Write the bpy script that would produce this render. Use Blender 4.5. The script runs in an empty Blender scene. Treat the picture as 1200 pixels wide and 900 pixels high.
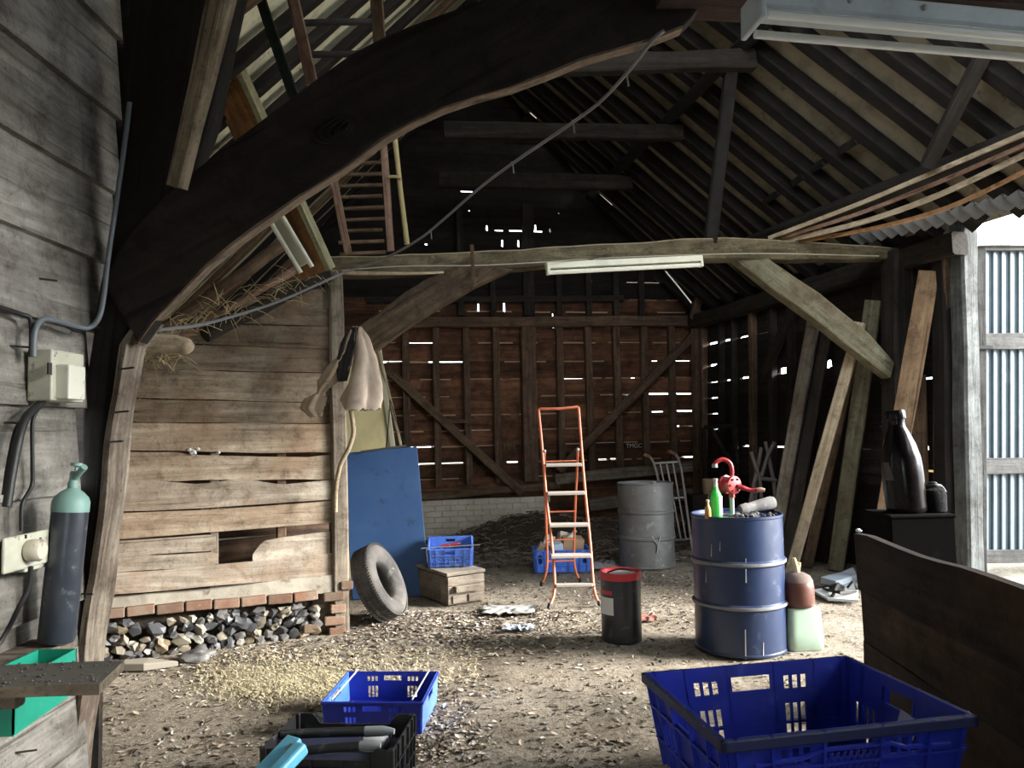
import bpy, bmesh, math, random
from mathutils import Vector as V, Matrix, noise
from math import sin, cos, pi, radians, sqrt
R = random.Random(11)
SC = bpy.context.scene
COL = SC.collection
# ------------------------------------------------------------------ camera model (1200 x 900 frame)
F = 900.0
CAM = V((0, 0, 1.45))
PITCH, ROLL = radians(3.5), radians(1.2)
fwd = V((0, cos(PITCH), sin(PITCH)))
_r0, _u0 = V((1, 0, 0)), V((0, -sin(PITCH), cos(PITCH)))
RIGHT = _r0 * cos(ROLL) - _u0 * sin(ROLL)
UP = _u0 * cos(ROLL) + _r0 * sin(ROLL)

def ray(px, py): return fwd + RIGHT * ((px - 600) / F) + UP * ((450 - py) / F)
def PW(px, py, Y):
    d = ray(px, py); return CAM + d * (Y / d.y)
def PL(px, py, O, N):
    d = ray(px, py); return CAM + d * ((O - CAM).dot(N) / d.dot(N))
def G(px, py, z=0.0): return PL(px, py, V((0, 0, z)), V((0, 0, 1)))

# ------------------------------------------------------------------ mesh builder
class MB:
    def __init__(s): s.v, s.f, s.t, s.m = [], [], [], []
    def add(s, vs, fs, tint=.5, M=None, mat=0):
        b = len(s.v)
        s.v += [tuple(M @ V(v)) for v in vs] if M is not None else [tuple(v) for v in vs]
        s.f += [tuple(i + b for i in f) for f in fs]
        s.t += [tint] * len(fs); s.m += [mat] * len(fs)
        return s
    def box(s, c, d, rot=None, tint=.5, M=None, mat=0):
        x, y, z = d[0] / 2, d[1] / 2, d[2] / 2
        vs = [V((i, j, k)) for i in (-x, x) for j in (-y, y) for k in (-z, z)]
        if rot is not None: vs = [rot @ v for v in vs]
        vs = [v + V(c) for v in vs]
        return s.add(vs, [(0, 1, 3, 2), (4, 6, 7, 5), (0, 4, 5, 1), (2, 3, 7, 6), (0, 2, 6, 4), (1, 5, 7, 3)], tint, M, mat)
    def hexa(s, a, b, tint=.5, mat=0):
        """a: 4 points of one face (loop), b: the 4 points opposite"""
        return s.add(list(a) + list(b), [(3, 2, 1, 0), (4, 5, 6, 7), (0, 1, 5, 4), (1, 2, 6, 5), (2, 3, 7, 6), (3, 0, 4, 7)], tint, None, mat)
    def tube(s, pts, r, n=8, closed=False, tint=.5, flat=1.0, mat=0):
        pts = [V(p) for p in pts]; m = len(pts)
        rs = r if isinstance(r, (list, tuple)) else [r] * m
        t0 = (pts[1] - pts[0]).normalized()
        ref = V((0, 0, 1)) if abs(t0.z) < .9 else V((1, 0, 0))
        nn = (ref - t0 * ref.dot(t0)).normalized()
        vs = []
        for i in range(m):
            if closed: t = (pts[(i + 1) % m] - pts[i - 1])
            else: t = pts[min(i + 1, m - 1)] - pts[max(i - 1, 0)]
            t = t.normalized() if t.length > 1e-9 else t0
            nn = (nn - t * nn.dot(t)); nn = nn.normalized()
            b = t.cross(nn)
            for k in range(n):
                a = 2 * pi * k / n
                vs.append(pts[i] + (nn * cos(a) + b * sin(a) * flat) * rs[i])
        fs = []
        for i in range(m if closed else m - 1):
            j = (i + 1) % m
            for k in range(n):
                l = (k + 1) % n
                fs.append((i * n + k, i * n + l, j * n + l, j * n + k))
        if not closed:
            fs.append(tuple(range(n - 1, -1, -1))); fs.append(tuple((m - 1) * n + k for k in range(n)))
        return s.add(vs, fs, tint, None, mat)
    def lathe(s, prof, n=32, c=(0, 0, 0), M=None, tint=.5, wob=0, mat=0, cap=True):
        vs, fs = [], []
        for i, (r, z) in enumerate(prof):
            for k in range(n):
                a = 2 * pi * k / n
                q = r * (1 + wob * noise.noise(V((cos(a) * 1.3, sin(a) * 1.3, z * 3))))
                vs.append(V((c[0] + q * cos(a), c[1] + q * sin(a), c[2] + z)))
        for i in range(len(prof) - 1):
            for k in range(n):
                l = (k + 1) % n
                fs.append((i * n + k, i * n + l, (i + 1) * n + l, (i + 1) * n + k))
        if cap:
            fs.append(tuple(range(n - 1, -1, -1))); fs.append(tuple((len(prof) - 1) * n + k for k in range(n)))
        return s.add(vs, fs, tint, M, mat)
    def strip(s, A, B, off, tint=.5, seg=None, jit=0.0, sd=0, mat=0):
        """solid between polylines A and B (world points), extruded by the vector off"""
        A, B = [V(p) for p in A], [V(p) for p in B]
        if seg:
            A, B = resample(A, seg), resample(B, seg)
        off = V(off); n = len(A); vs = []
        for i in range(n):
            for p in (A[i], B[i], B[i] + off, A[i] + off):
                if jit:
                    q = p * 3.1 + V((sd * 7.3, 0, 0))
                    p = p + V((noise.noise(q), noise.noise(q + V((9, 3, 1))), noise.noise(q + V((4, 7, 5))))) * jit
                vs.append(p)
        fs = [(0, 1, 2, 3), tuple((n - 1) * 4 + k for k in (3, 2, 1, 0))]
        for i in range(n - 1):
            a, b = i * 4, i * 4 + 4
            for k in range(4):
                l = (k + 1) % 4
                fs.append((a + k, b + k, b + l, a + l))
        return s.add(vs, fs, tint, None, mat)
    def blob(s, c, r, sd=0, amp=.25, sub=2, tint=.5, rot=None, mat=0, fr=1.3, sq=0):
        vs, fs = ICO[sub]
        out = []
        for v in vs:
            q = V(v)
            if sq:
                q = V([math.copysign(abs(x) ** sq, x) for x in q])
            d = 1 + amp * noise.noise(V(v) * fr + V((sd * 3.7, sd * 1.3, sd * 2.1)))
            q = V((q.x * r[0], q.y * r[1], q.z * r[2])) * d
            if rot is not None: q = rot @ q
            out.append(q + V(c))
        return s.add(out, fs, tint, None, mat)

def resample(P, n):
    L = [0]
    for i in range(1, len(P)): L.append(L[-1] + (P[i] - P[i - 1]).length)
    out = []
    for k in range(n + 1):
        t = L[-1] * k / n; i = 1
        while i < len(P) - 1 and L[i] < t: i += 1
        u = (t - L[i - 1]) / max(L[i] - L[i - 1], 1e-9)
        out.append(P[i - 1].lerp(P[i], min(max(u, 0), 1)))
    return out

def smooth_path(P, k=6):
    P = [V(p) for p in P]; out = []
    for i in range(len(P) - 1):
        a, b, c, d = P[max(i - 1, 0)], P[i], P[i + 1], P[min(i + 2, len(P) - 1)]
        for j in range(k):
            t = j / k
            out.append(.5 * ((2 * b) + (c - a) * t + (2 * a - 5 * b + 4 * c - d) * t * t + (3 * b - a - 3 * c + d) * t ** 3))
    out.append(P[-1]); return out

ICO = {}
for _s in (1, 2, 3):
    _b = bmesh.new(); bmesh.ops.create_icosphere(_b, subdivisions=_s, radius=1)
    _b.verts.ensure_lookup_table()
    ICO[_s] = ([tuple(v.co) for v in _b.verts], [tuple(v.index for v in f.verts) for f in _b.faces]); _b.free()

def frame(p0, p1, up=(0, 0, 1)):
    """matrix with its origin at p0 and X along p0->p1, Z near up"""
    x = (V(p1) - V(p0)).normalized(); z = V(up) - x * V(up).dot(x)
    if z.length < 1e-4: z = V((0, 1, 0)) - x * x.y
    z.normalize(); y = z.cross(x)
    return Matrix(((x.x, y.x, z.x, p0[0]), (x.y, y.y, z.y, p0[1]), (x.z, y.z, z.z, p0[2]), (0, 0, 0, 1)))

def world(o):
    m = o.matrix_basis.copy()
    while o.parent is not None: o = o.parent; m = o.matrix_basis @ m
    return m

def obj(name, mb, mat, parent=None, M=None, smooth=None, bev=0, ws=False):
    """link mb as one mesh object. ws=False: mb is in the object's own space and M places it in its parent (or the world).
    ws=True: mb is in world space; M is the object's world frame (default: its parent's)"""
    PW_ = world(parent) if parent is not None else Matrix.Identity(4)
    vs = mb.v
    if ws:
        if M is None: M = PW_
        I = M.inverted(); vs = [tuple(I @ V(v)) for v in vs]; B = PW_.inverted() @ M
    else: B = M if M is not None else Matrix.Identity(4)
    me = bpy.data.meshes.new(name); me.from_pydata(vs, [], mb.f); me.update()
    at = me.attributes.new('tint', 'FLOAT', 'FACE'); at.data.foreach_set('value', mb.t)
    if any(mb.m): me.polygons.foreach_set('material_index', mb.m)
    bm = bmesh.new(); bm.from_mesh(me); bmesh.ops.recalc_face_normals(bm, faces=bm.faces); bm.to_mesh(me); bm.free()
    for m in (mat if isinstance(mat, (list, tuple)) else [mat]): me.materials.append(m)
    if smooth is not None:
        me.polygons.foreach_set('use_smooth', [True] * len(me.polygons))
        me.set_sharp_from_angle(angle=radians(smooth))
    o = bpy.data.objects.new(name, me); COL.objects.link(o)
    if parent is not None: o.parent = parent
    o.matrix_basis = B
    if bev:
        b = o.modifiers.new('bevel', 'BEVEL'); b.width = bev; b.segments = 2; b.limit_method = 'ANGLE'; b.angle_limit = radians(40)
    return o

def tag(o, label=None, cat=None, group=None, kind=None):
    if label: o['label'] = label
    if cat: o['category'] = cat
    if group: o['group'] = group
    if kind: o['kind'] = kind
    return o
def thing(name, loc=(0, 0, 0), rz=0, label=None, cat=None, group=None, kind=None, rot=None):
    o = bpy.data.objects.new(name, None); COL.objects.link(o); o.empty_display_size = .1
    m = Matrix.Translation(V(loc)) @ (rot.to_4x4() if rot is not None else Matrix.Rotation(rz, 4, 'Z'))
    o.matrix_basis = m
    return tag(o, label, cat, group, kind)

def timber_mb(L, w, h, sd=0, jit=.006, bow=0, taper=1.0, tint=.5, ch=.12, seg=.18):
    """an old hand-sawn timber along local X, section w (Y) by h (Z), chamfered"""
    n = max(3, int(L / seg)); mb = MB(); vs = []
    c = ch * min(w, h)
    sec = [(-w / 2 + c, -h / 2), (w / 2 - c, -h / 2), (w / 2, -h / 2 + c), (w / 2, h / 2 - c), (w / 2 - c, h / 2), (-w / 2 + c, h / 2), (-w / 2, h / 2 - c), (-w / 2, -h / 2 + c)]
    for i in range(n + 1):
        t = i / n; k = 1 + (taper - 1) * t
        for j, (y, z) in enumerate(sec):
            q = V((t * L * 1.7 + sd * 5.1, y * 6 + sd, z * 6))
            vs.append((t * L, y * k + jit * noise.noise(q), z * k + jit * noise.noise(q + V((5, 9, 2))) + bow * sin(pi * t)))
    fs = [tuple(range(7, -1, -1)), tuple(n * 8 + k for k in range(8))]
    for i in range(n):
        for k in range(8):
            l = (k + 1) % 8
            fs.append((i * 8 + k, i * 8 + l, (i + 1) * 8 + l, (i + 1) * 8 + k))
    return mb.add(vs, fs, tint)
_sd = [0]
def timber(name, p0, p1, w, h, mat, up=(0, 0, 1), parent=None, label=None, cat=None, group=None, kind=None, **k):
    _sd[0] += 1
    p0, p1 = V(p0), V(p1)
    o = obj(name, timber_mb((p1 - p0).length, w, h, sd=_sd[0], **k), mat, parent)
    o.matrix_basis = (world(parent).inverted() if parent is not None else Matrix.Identity(4)) @ frame(p0, p1, up)
    return tag(o, label, cat, group, kind)

def panel(mb, f, holes, nu=1, nv=1, tint=.5, mat=0):
    """a sheet f(u, v, n) (n = 0 or 1: its two sides) on the unit square with rectangular holes (u0,v0,u1,v1)"""
    us = sorted({round(i / nu, 5) for i in range(nu + 1)} | {round(x, 5) for h in holes for x in (h[0], h[2])})
    vs = sorted({round(i / nv, 5) for i in range(nv + 1)} | {round(x, 5) for h in holes for x in (h[1], h[3])})
    us = [u for u in us if 0 <= u <= 1]; vs = [v for v in vs if 0 <= v <= 1]
    nU, nV = len(us), len(vs); pts = []
    for n in (0, 1):
        for v in vs:
            for u in us: pts.append(f(u, v, n))
    I = lambda i, j, n: n * nU * nV + j * nU + i
    def solid(i, j):
        if i < 0 or j < 0 or i >= nU - 1 or j >= nV - 1: return False
        cu, cv = (us[i] + us[i + 1]) / 2, (vs[j] + vs[j + 1]) / 2
        return not any(h[0] < cu < h[2] and h[1] < cv < h[3] for h in holes)
    fs = []
    for j in range(nV - 1):
        for i in range(nU - 1):
            if not solid(i, j): continue
            fs.append((I(i, j, 0), I(i + 1, j, 0), I(i + 1, j + 1, 0), I(i, j + 1, 0)))
            fs.append((I(i, j, 1), I(i, j + 1, 1), I(i + 1, j + 1, 1), I(i + 1, j, 1)))
            for (di, dj, a, b) in ((-1, 0, (i, j), (i, j + 1)), (1, 0, (i + 1, j), (i + 1, j + 1)), (0, -1, (i, j), (i + 1, j)), (0, 1, (i, j + 1), (i + 1, j + 1))):
                if not solid(i + di, j + dj): fs.append((I(*a, 0), I(*b, 0), I(*b, 1), I(*a, 1)))
    return mb.add(pts, fs, tint, None, mat)

def text_mb(body, size, depth=.001):
    cu = bpy.data.curves.new('txt', 'FONT'); cu.body = body; cu.size = size; cu.extrude = depth; cu.align_x = 'CENTER'; cu.align_y = 'CENTER'
    o = bpy.data.objects.new('txt', cu); COL.objects.link(o); bpy.context.view_layer.update()
    me = bpy.data.meshes.new_from_object(o.evaluated_get(bpy.context.evaluated_depsgraph_get()))
    mb = MB().add([v.co.copy() for v in me.vertices], [tuple(p.vertices) for p in me.polygons])
    bpy.data.objects.remove(o); bpy.data.curves.remove(cu); bpy.data.meshes.remove(me)
    return mb

# ------------------------------------------------------------------ materials
def _nt(name):
    m = bpy.data.materials.new(name); m.use_nodes = True; nt = m.node_tree
    b = nt.nodes['Principled BSDF']; return m, nt, b
def _ramp(nt, stops):
    r = nt.nodes.new('ShaderNodeValToRGB'); e = r.color_ramp.elements
    while len(e) < len(stops): e.new(.5)
    for x, (p, c) in zip(e, stops): x.position = p; x.color = (*c, 1)
    return r
def _noise(nt, vec, scale, detail=5, rough=.6, dist=0.0):
    n = nt.nodes.new('ShaderNodeTexNoise'); n.inputs['Scale'].default_value = scale; n.inputs['Detail'].default_value = detail
    n.inputs['Roughness'].default_value = rough; n.inputs['Distortion'].default_value = dist
    nt.links.new(vec, n.inputs['Vector']); return n
def _mix(nt, fac, a, b, mode='MIX'):
    m = nt.nodes.new('ShaderNodeMix'); m.data_type = 'RGBA'; m.blend_type = mode; m.clamp_factor = True
    for sock, val in ((m.inputs[0], fac), (m.inputs[6], a), (m.inputs[7], b)):
        if hasattr(val, 'links'): nt.links.new(val, sock)
        elif sock.type == 'RGBA': sock.default_value = (*val, 1)
        else: sock.default_value = val
    return m.outputs[2]
def _math(nt, op, a, b=0.0):
    m = nt.nodes.new('ShaderNodeMath'); m.operation = op
    for s, v in ((m.inputs[0], a), (m.inputs[1], b)):
        if hasattr(v, 'links'): nt.links.new(v, s)
        else: s.default_value = v
    return m.outputs[0]

def wood(name, dark, light, stain=None, samt=.5, gs=(1.2, 22, 22), rough=.85, bump=.5, dust=None, damt=0.0, tint=.9, crack=.75, dn_=.35):
    """old timber: grain along object X, weather stains, optional dust caught on upward faces"""
    m, nt, b = _nt(name); L = nt.links
    tc = nt.nodes.new('ShaderNodeTexCoord'); oi = nt.nodes.new('ShaderNodeObjectInfo')
    add = nt.nodes.new('ShaderNodeVectorMath'); add.operation = 'ADD'
    rs = nt.nodes.new('ShaderNodeVectorMath'); rs.operation = 'SCALE'; rs.inputs[0].default_value = (7, 3, 5)
    L.new(oi.outputs['Random'], rs.inputs['Scale']); L.new(tc.outputs['Object'], add.inputs[0]); L.new(rs.outputs[0], add.inputs[1])
    mp = nt.nodes.new('ShaderNodeMapping'); mp.inputs['Scale'].default_value = gs; L.new(add.outputs[0], mp.inputs['Vector'])
    g = _noise(nt, mp.outputs[0], 1.0, 8, .68, .6)
    r = _ramp(nt, [(.3, dark), (.52, tuple((a + c) / 2 for a, c in zip(dark, light))), (.72, light)]); L.new(g.outputs['Fac'], r.inputs['Fac'])
    col = r.outputs['Color']
    big = _noise(nt, add.outputs[0], 2.6, 5, .65, .3)
    if stain is not None:
        rr = _ramp(nt, [(.42, (0, 0, 0)), (.62, (samt,) * 3)]); L.new(big.outputs['Fac'], rr.inputs['Fac'])
        col = _mix(nt, rr.outputs['Color'], col, stain)
    at = nt.nodes.new('ShaderNodeAttribute'); at.attribute_name = 'tint'
    tv = _math(nt, 'MULTIPLY_ADD', at.outputs['Fac'], tint); nt.nodes[-1].inputs[2].default_value = 1 - tint / 2
    hs = nt.nodes.new('ShaderNodeHueSaturation'); L.new(tv, hs.inputs['Value']); L.new(col, hs.inputs['Color']); col = hs.outputs['Color']
    sp = _noise(nt, add.outputs[0], 60, 3, .7)
    sr = _ramp(nt, [(.28, (.35, .33, .3)), (.42, (1, 1, 1))]); L.new(sp.outputs['Fac'], sr.inputs['Fac'])
    col = _mix(nt, .7, col, sr.outputs['Color'], 'MULTIPLY')
    if crack:
        m2 = nt.nodes.new('ShaderNodeMapping'); m2.inputs['Scale'].default_value = (gs[0] * .55, gs[1] * 2.1, gs[2] * 2.1); L.new(add.outputs[0], m2.inputs['Vector'])
        cn = _noise(nt, m2.outputs[0], 1.0, 4, .6, .4); cr = _ramp(nt, [(.30, (.16, .13, .11)), (.40, (1, 1, 1))]); L.new(cn.outputs['Fac'], cr.inputs['Fac'])
        col = _mix(nt, crack, col, cr.outputs['Color'], 'MULTIPLY')
        m3 = _noise(nt, add.outputs[0], 7.5, 6, .75, .5); r3 = _ramp(nt, [(.33, (.50, .46, .42)), (.5, (1, 1, 1)), (.68, (1.22, 1.2, 1.17))]); L.new(m3.outputs['Fac'], r3.inputs['Fac'])
        col = _mix(nt, min(1, crack * 1.1), col, r3.outputs['Color'], 'MULTIPLY')
    if dust is not None:
        ge = nt.nodes.new('ShaderNodeNewGeometry'); sx = nt.nodes.new('ShaderNodeSeparateXYZ'); L.new(ge.outputs['Normal'], sx.inputs[0])
        dn = _noise(nt, add.outputs[0], 38, 4, .7)
        f = _math(nt, 'ADD', _math(nt, 'MULTIPLY', sx.outputs['Z'], .9), _math(nt, 'MULTIPLY', dn.outputs['Fac'], dn_))
        fr = _ramp(nt, [(.45, (0, 0, 0)), (.62, (damt,) * 3)]); L.new(f, fr.inputs['Fac'])
        col = _mix(nt, fr.outputs['Color'], col, dust)
    L.new(col, b.inputs['Base Color']); b.inputs['Roughness'].default_value = rough; b.inputs['Specular IOR Level'].default_value = .2
    bp = nt.nodes.new('ShaderNodeBump'); bp.inputs['Strength'].default_value = bump; bp.inputs['Distance'].default_value = .01
    hh = _math(nt, 'ADD', g.outputs['Fac'], _math(nt, 'MULTIPLY', sp.outputs['Fac'], .35))
    if crack: hh = _math(nt, 'ADD', hh, _math(nt, 'MULTIPLY', cr.outputs['Color'], .5)); L.new(hh, bp.inputs['Height']); L.new(bp.outputs[0], b.inputs['Normal'])
    return m

def paint(name, col, rough=.5, wear=None, wamt=.5, ws=14, metal=0.0, dirt=None, dlo=.52, bump=.05, spec=.5, trans=0.0, sss=0.0, tint=0.0, alpha=None):
    m, nt, b = _nt(name); L = nt.links
    tc = nt.nodes.new('ShaderNodeTexCoord'); v = tc.outputs['Object']
    n1 = _noise(nt, v, ws, 6, .65, .2); c = col
    if dirt is not None:
        n2 = _noise(nt, v, 3.2, 5, .7, .4); r2 = _ramp(nt, [(dlo - .1, (0, 0, 0)), (dlo + .18, (.8, .8, .8))]); L.new(n2.outputs['Fac'], r2.inputs['Fac'])
        c = _mix(nt, r2.outputs['Color'], c, dirt)
    if wear is not None:
        r1 = _ramp(nt, [(.60, (0, 0, 0)), (.66, (wamt,) * 3)]); L.new(n1.outputs['Fac'], r1.inputs['Fac'])
        c = _mix(nt, r1.outputs['Color'], c, wear)
    if tint:
        at = nt.nodes.new('ShaderNodeAttribute'); at.attribute_name = 'tint'
        tv = _math(nt, 'MULTIPLY_ADD', at.outputs['Fac'], tint); nt.nodes[-1].inputs[2].default_value = 1 - tint / 2
        hs = nt.nodes.new('ShaderNodeHueSaturation'); L.new(tv, hs.inputs['Value'])
        if hasattr(c, 'links'): L.new(c, hs.inputs['Color'])
        else: hs.inputs['Color'].default_value = (*c, 1)
        c = hs.outputs['Color']
    if hasattr(c, 'links'): L.new(c, b.inputs['Base Color'])
    else: b.inputs['Base Color'].default_value = (*c, 1)
    rv = _math(nt, 'MULTIPLY_ADD', n1.outputs['Fac'], .3); nt.nodes[-1].inputs[2].default_value = max(rough - .15, .02); L.new(rv, b.inputs['Roughness'])
    b.inputs['Metallic'].default_value = metal; b.inputs['Specular IOR Level'].default_value = spec
    b.inputs['Transmission Weight'].default_value = trans
    if sss: b.inputs['Subsurface Weight'].default_value = sss; b.inputs['Subsurface Radius'].default_value = (.05, .05, .05); b.inputs['Subsurface Scale'].default_value = .5
    if bump:
        bp = nt.nodes.new('ShaderNodeBump'); bp.inputs['Strength'].default_value = bump; bp.inputs['Distance'].default_value = .01
        L.new(n1.outputs['Fac'], bp.inputs['Height']); L.new(bp.outputs[0], b.inputs['Normal'])
    return m
SKY, SUN, EXPO = 4.2, 11.0, 1.05
# ------------------------------------------------------------------ palette
def hx(r, g, b): return tuple(((c / 255) / 12.92 if c < 10 else ((c / 255 + .055) / 1.055) ** 2.4) for c in (r, g, b))
W_LEFT = wood('weathered grey board', (.10, .093, .082), (.38, .36, .325), (.075, .068, .056), .5, gs=(1.5, 14, 14), bump=.6)
W_POST = wood('lit worn post', (.06, .046, .034), (.36, .31, .245), (.07, .048, .035), .8, gs=(1.6, 26, 26), bump=.9)
W_BLACK = wood('black timber', (.006, .005, .0045), (.026, .021, .018), (.012, .009, .008), .5, gs=(1.2, 12, 12), bump=.5)
W_BRACE = wood('sooty curved timber', (.012, .0095, .0085), (.034, .026, .023), (.014, .011, .010), .6, gs=(1.0, 9, 9), bump=.35)
W_LIME = wood('bleached board', (.16, .13, .095), (.50, .44, .36), (.22, .15, .10), .6, gs=(1.3, 15, 15), bump=.6, tint=.7)
W_PART = wood('partition board', (.11, .08, .053), (.46, .385, .29), (.20, .125, .075), .6, gs=(1.3, 16, 16), bump=.5, tint=1.1)
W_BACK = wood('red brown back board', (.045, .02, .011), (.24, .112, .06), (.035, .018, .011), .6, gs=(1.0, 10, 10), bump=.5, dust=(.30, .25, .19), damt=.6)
W_STUD = wood('brown stud', (.045, .027, .017), (.19, .12, .08), (.05, .033, .023), .5, gs=(1.4, 24, 24), bump=.5)
W_DARK = wood('dark roof timber', (.010, .008, .0065), (.045, .036, .029), (.018, .014, .011), .5, gs=(1.2, 18, 18), bump=.5)
W_TIE = wood('dusty tie timber', (.04, .032, .02), (.21, .175, .105), (.04, .03, .02), .6, gs=(2.5, 16, 16), bump=.9, dust=(.34, .29, .18), damt=.7, dn_=.75)
W_KNEE = wood('mossy knee timber', (.075, .07, .045), (.25, .235, .16), (.11, .075, .045), .6, gs=(1.1, 20, 20), bump=.6)
W_OLD = wood('mid brown timber', (.05, .032, .020), (.21, .145, .09), (.07, .04, .025), .6, gs=(1.3, 22, 22), bump=.7)
W_PALE = wood('pale sawn timber', (.22, .17, .11), (.55, .46, .33), (.28, .21, .14), .5, gs=(1.4, 26, 26), bump=.4)
W_GREY = wood('grey brown plank', (.08, .065, .05), (.30, .255, .20), (.12, .09, .065), .5, gs=(1.3, 24, 24), bump=.5)
W_RED = wood('reddish batten', (.12, .07, .05), (.36, .24, .18), (.16, .08, .05), .5, gs=(1.3, 24, 24))
W_ORANGE = wood('orange brown plank', (.16, .075, .03), (.42, .235, .115), (.10, .05, .025), .5, gs=(1.1, 12, 12))
W_BIN = wood('dark bin board', (.010, .007, .006), (.05, .036, .029), (.11, .062, .035), .3, gs=(1.2, 14, 14), bump=.5)
W_CHEST = wood('dusty chest wood', (.13, .105, .08), (.36, .31, .25), (.15, .11, .08), .5, gs=(2.2, 24, 24), dust=(.45, .40, .33), damt=.6)
M_SHEET = paint('roof sheet', (.27, .235, .175), .95, wear=(.10, .085, .06), wamt=.7, ws=9, dirt=(.115, .098, .07), dlo=.5, bump=.2, spec=.1)
M_SHEETP = paint('pale roof sheet', (.62, .60, .44), .95, wear=(.22, .20, .14), wamt=.7, ws=9, dirt=(.23, .21, .15), dlo=.55, bump=.2, spec=.1)
M_STEEL = paint('galvanised steel', (.36, .37, .37), .5, wear=(.18, .14, .11), wamt=.6, ws=11, metal=.5, dirt=(.22, .20, .18), dlo=.5)
M_IRON = paint('dark iron', (.035, .032, .03), .6, metal=.4)
M_WHITEW = paint('whitewash', (.62, .56, .47), .95, wear=(.30, .22, .15), wamt=.8, ws=16, dirt=(.42, .35, .27), dlo=.5, bump=.8, spec=.1)
M_BRICK = paint('old brick', (.165, .078, .05), .95, wear=(.26, .21, .16), wamt=.9, ws=16, dirt=(.20, .16, .12), dlo=.42, bump=.6, spec=.1, tint=.9)
M_MORTAR = paint('earthy mortar', (.13, .105, .08), 1, wear=(.24, .2, .15), wamt=.7, ws=30, bump=.8, spec=.1)

def dirt_mat():
    m, nt, b = _nt('trodden earth'); L = nt.links
    tc = nt.nodes.new('ShaderNodeTexCoord'); v = tc.outputs['Object']
    n1 = _noise(nt, v, 1.1, 6, .7, .4); n2 = _noise(nt, v, 26, 6, .75); n3 = _noise(nt, v, 95, 4, .75)
    r1 = _ramp(nt, [(.34, (.20, .168, .13)), (.52, (.34, .297, .24)), (.68, (.44, .395, .325))]); L.new(n1.outputs['Fac'], r1.inputs['Fac'])
    r2 = _ramp(nt, [(.33, (.40, .36, .31)), (.5, (.95, .93, .9)), (.68, (1.35, 1.33, 1.28))]); L.new(n2.outputs['Fac'], r2.inputs['Fac'])
    r3 = _ramp(nt, [(.36, (.5, .47, .43)), (.55, (1.05, 1.05, 1.05))]); L.new(n3.outputs['Fac'], r3.inputs['Fac'])
    c = _mix(nt, .85, r1.outputs['Color'], r2.outputs['Color'], 'MULTIPLY'); c = _mix(nt, .8, c, r3.outputs['Color'], 'MULTIPLY')
    L.new(c, b.inputs['Base Color']); b.inputs['Roughness'].default_value = .95; b.inputs['Specular IOR Level'].default_value = .15
    bp = nt.nodes.new('ShaderNodeBump'); bp.inputs['Strength'].default_value = .9; bp.inputs['Distance'].default_value = .025
    h = _math(nt, 'ADD', n2.outputs['Fac'], _math(nt, 'MULTIPLY', n3.outputs['Fac'], .5)); L.new(h, bp.inputs['Height']); L.new(bp.outputs[0], b.inputs['Normal'])
    return m
M_DIRT = dirt_mat()

# ------------------------------------------------------------------ setting-out of the barn
def RWX(Y): return 5.73 - .276 * Y                       # the right wall runs askew to the view
RW_O, RW_U = V((2.64, 11.2, 0)), V((.276, -1, 0)).normalized()   # from the back corner towards the door
RW_N = V((-1, -.276, 0)).normalized()                    # into the barn
BW_O, BW_U = V((2.64, 11.2, 0)), V((-.985, -.173, 0)).normalized()  # back wall, from the right corner leftwards
BW_N = V((.173, -.985, 0)).normalized()
PA_R, PA_L = V((-1.30, 5.80, 0)), V((-2.95, 5.07, 0))      # boarded partition
PA_U = (PA_R - PA_L).normalized(); PA_N = V((PA_U.y, -PA_U.x, 0))
RP_O, RP_N = V((5.73, 0, 3.1)), V((1.13, .312, 1)).normalized()     # right roof plane
LP_O, LP_N = V((0, 0, 3.84)), V((-1.1, -.3036, 1)).normalized()     # left roof plane
def rp(px, py): return PL(px, py, RP_O, RP_N)
def rw(px, py, d=0): return PL(px, py, RW_O + RW_N * d, RW_N)
def bw(px, py, d=0): return PL(px, py, BW_O + BW_N * d, BW_N)
def pa(px, py, d=0): return PL(px, py, PA_R + PA_N * d, PA_N)

# ------------------------------------------------------------------ floor
def floor_z(x, y):
    z = .012 * noise.noise(V((x * 1.3, y * 1.3, 2))) + .010 * noise.noise(V((x * 5, y * 5, 7))) + .006 * noise.noise(V((x * 14, y * 14, 1)))
    return z - .008
def heap(x, y):      # the bank of muck against the back wall
    h = .40 * math.exp(-(((x - .25) / .95) ** 2 + ((y - 10.15) / .62) ** 2)) + .26 * math.exp(-(((x - 1.8) / .9) ** 2 + ((y - 10.6) / .5) ** 2))
    return h + .03 * noise.noise(V((x * 4, y * 4, 0))) * min(1, h * 6)
mb = MB(); X0, X1, Y0, Y1, st = -4.6, 6.4, -2.6, 12.6, .07
nx, ny = int((X1 - X0) / st), int((Y1 - Y0) / st)
vs = [(X0 + i * st, Y0 + j * st, floor_z(X0 + i * st, Y0 + j * st)) for j in range(ny + 1) for i in range(nx + 1)]
mb.add(vs, [(j * (nx + 1) + i, j * (nx + 1) + i + 1, (j + 1) * (nx + 1) + i + 1, (j + 1) * (nx + 1) + i) for j in range(ny) for i in range(nx)])
tag(obj('floor', mb, M_DIRT, smooth=180), kind='structure')
M_GRASS = paint('pale yard', (.33, .31, .27), .9, wear=(.22, .24, .13), wamt=.6, ws=3, spec=.1)
tag(obj('ground_outside', MB().box((40, 0, -.10), (160, 160, .1)), M_GRASS), kind='structure')
mb = MB(); n = 46
vs, fs = [], []
for j in range(n + 1):
    for i in range(n * 2 + 1):
        x = -1.6 + 5.0 * i / (2 * n); y = 8.9 + 2.4 * j / n; vs.append((x, y, heap(x, y) - .045))
W2 = 2 * n + 1
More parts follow.
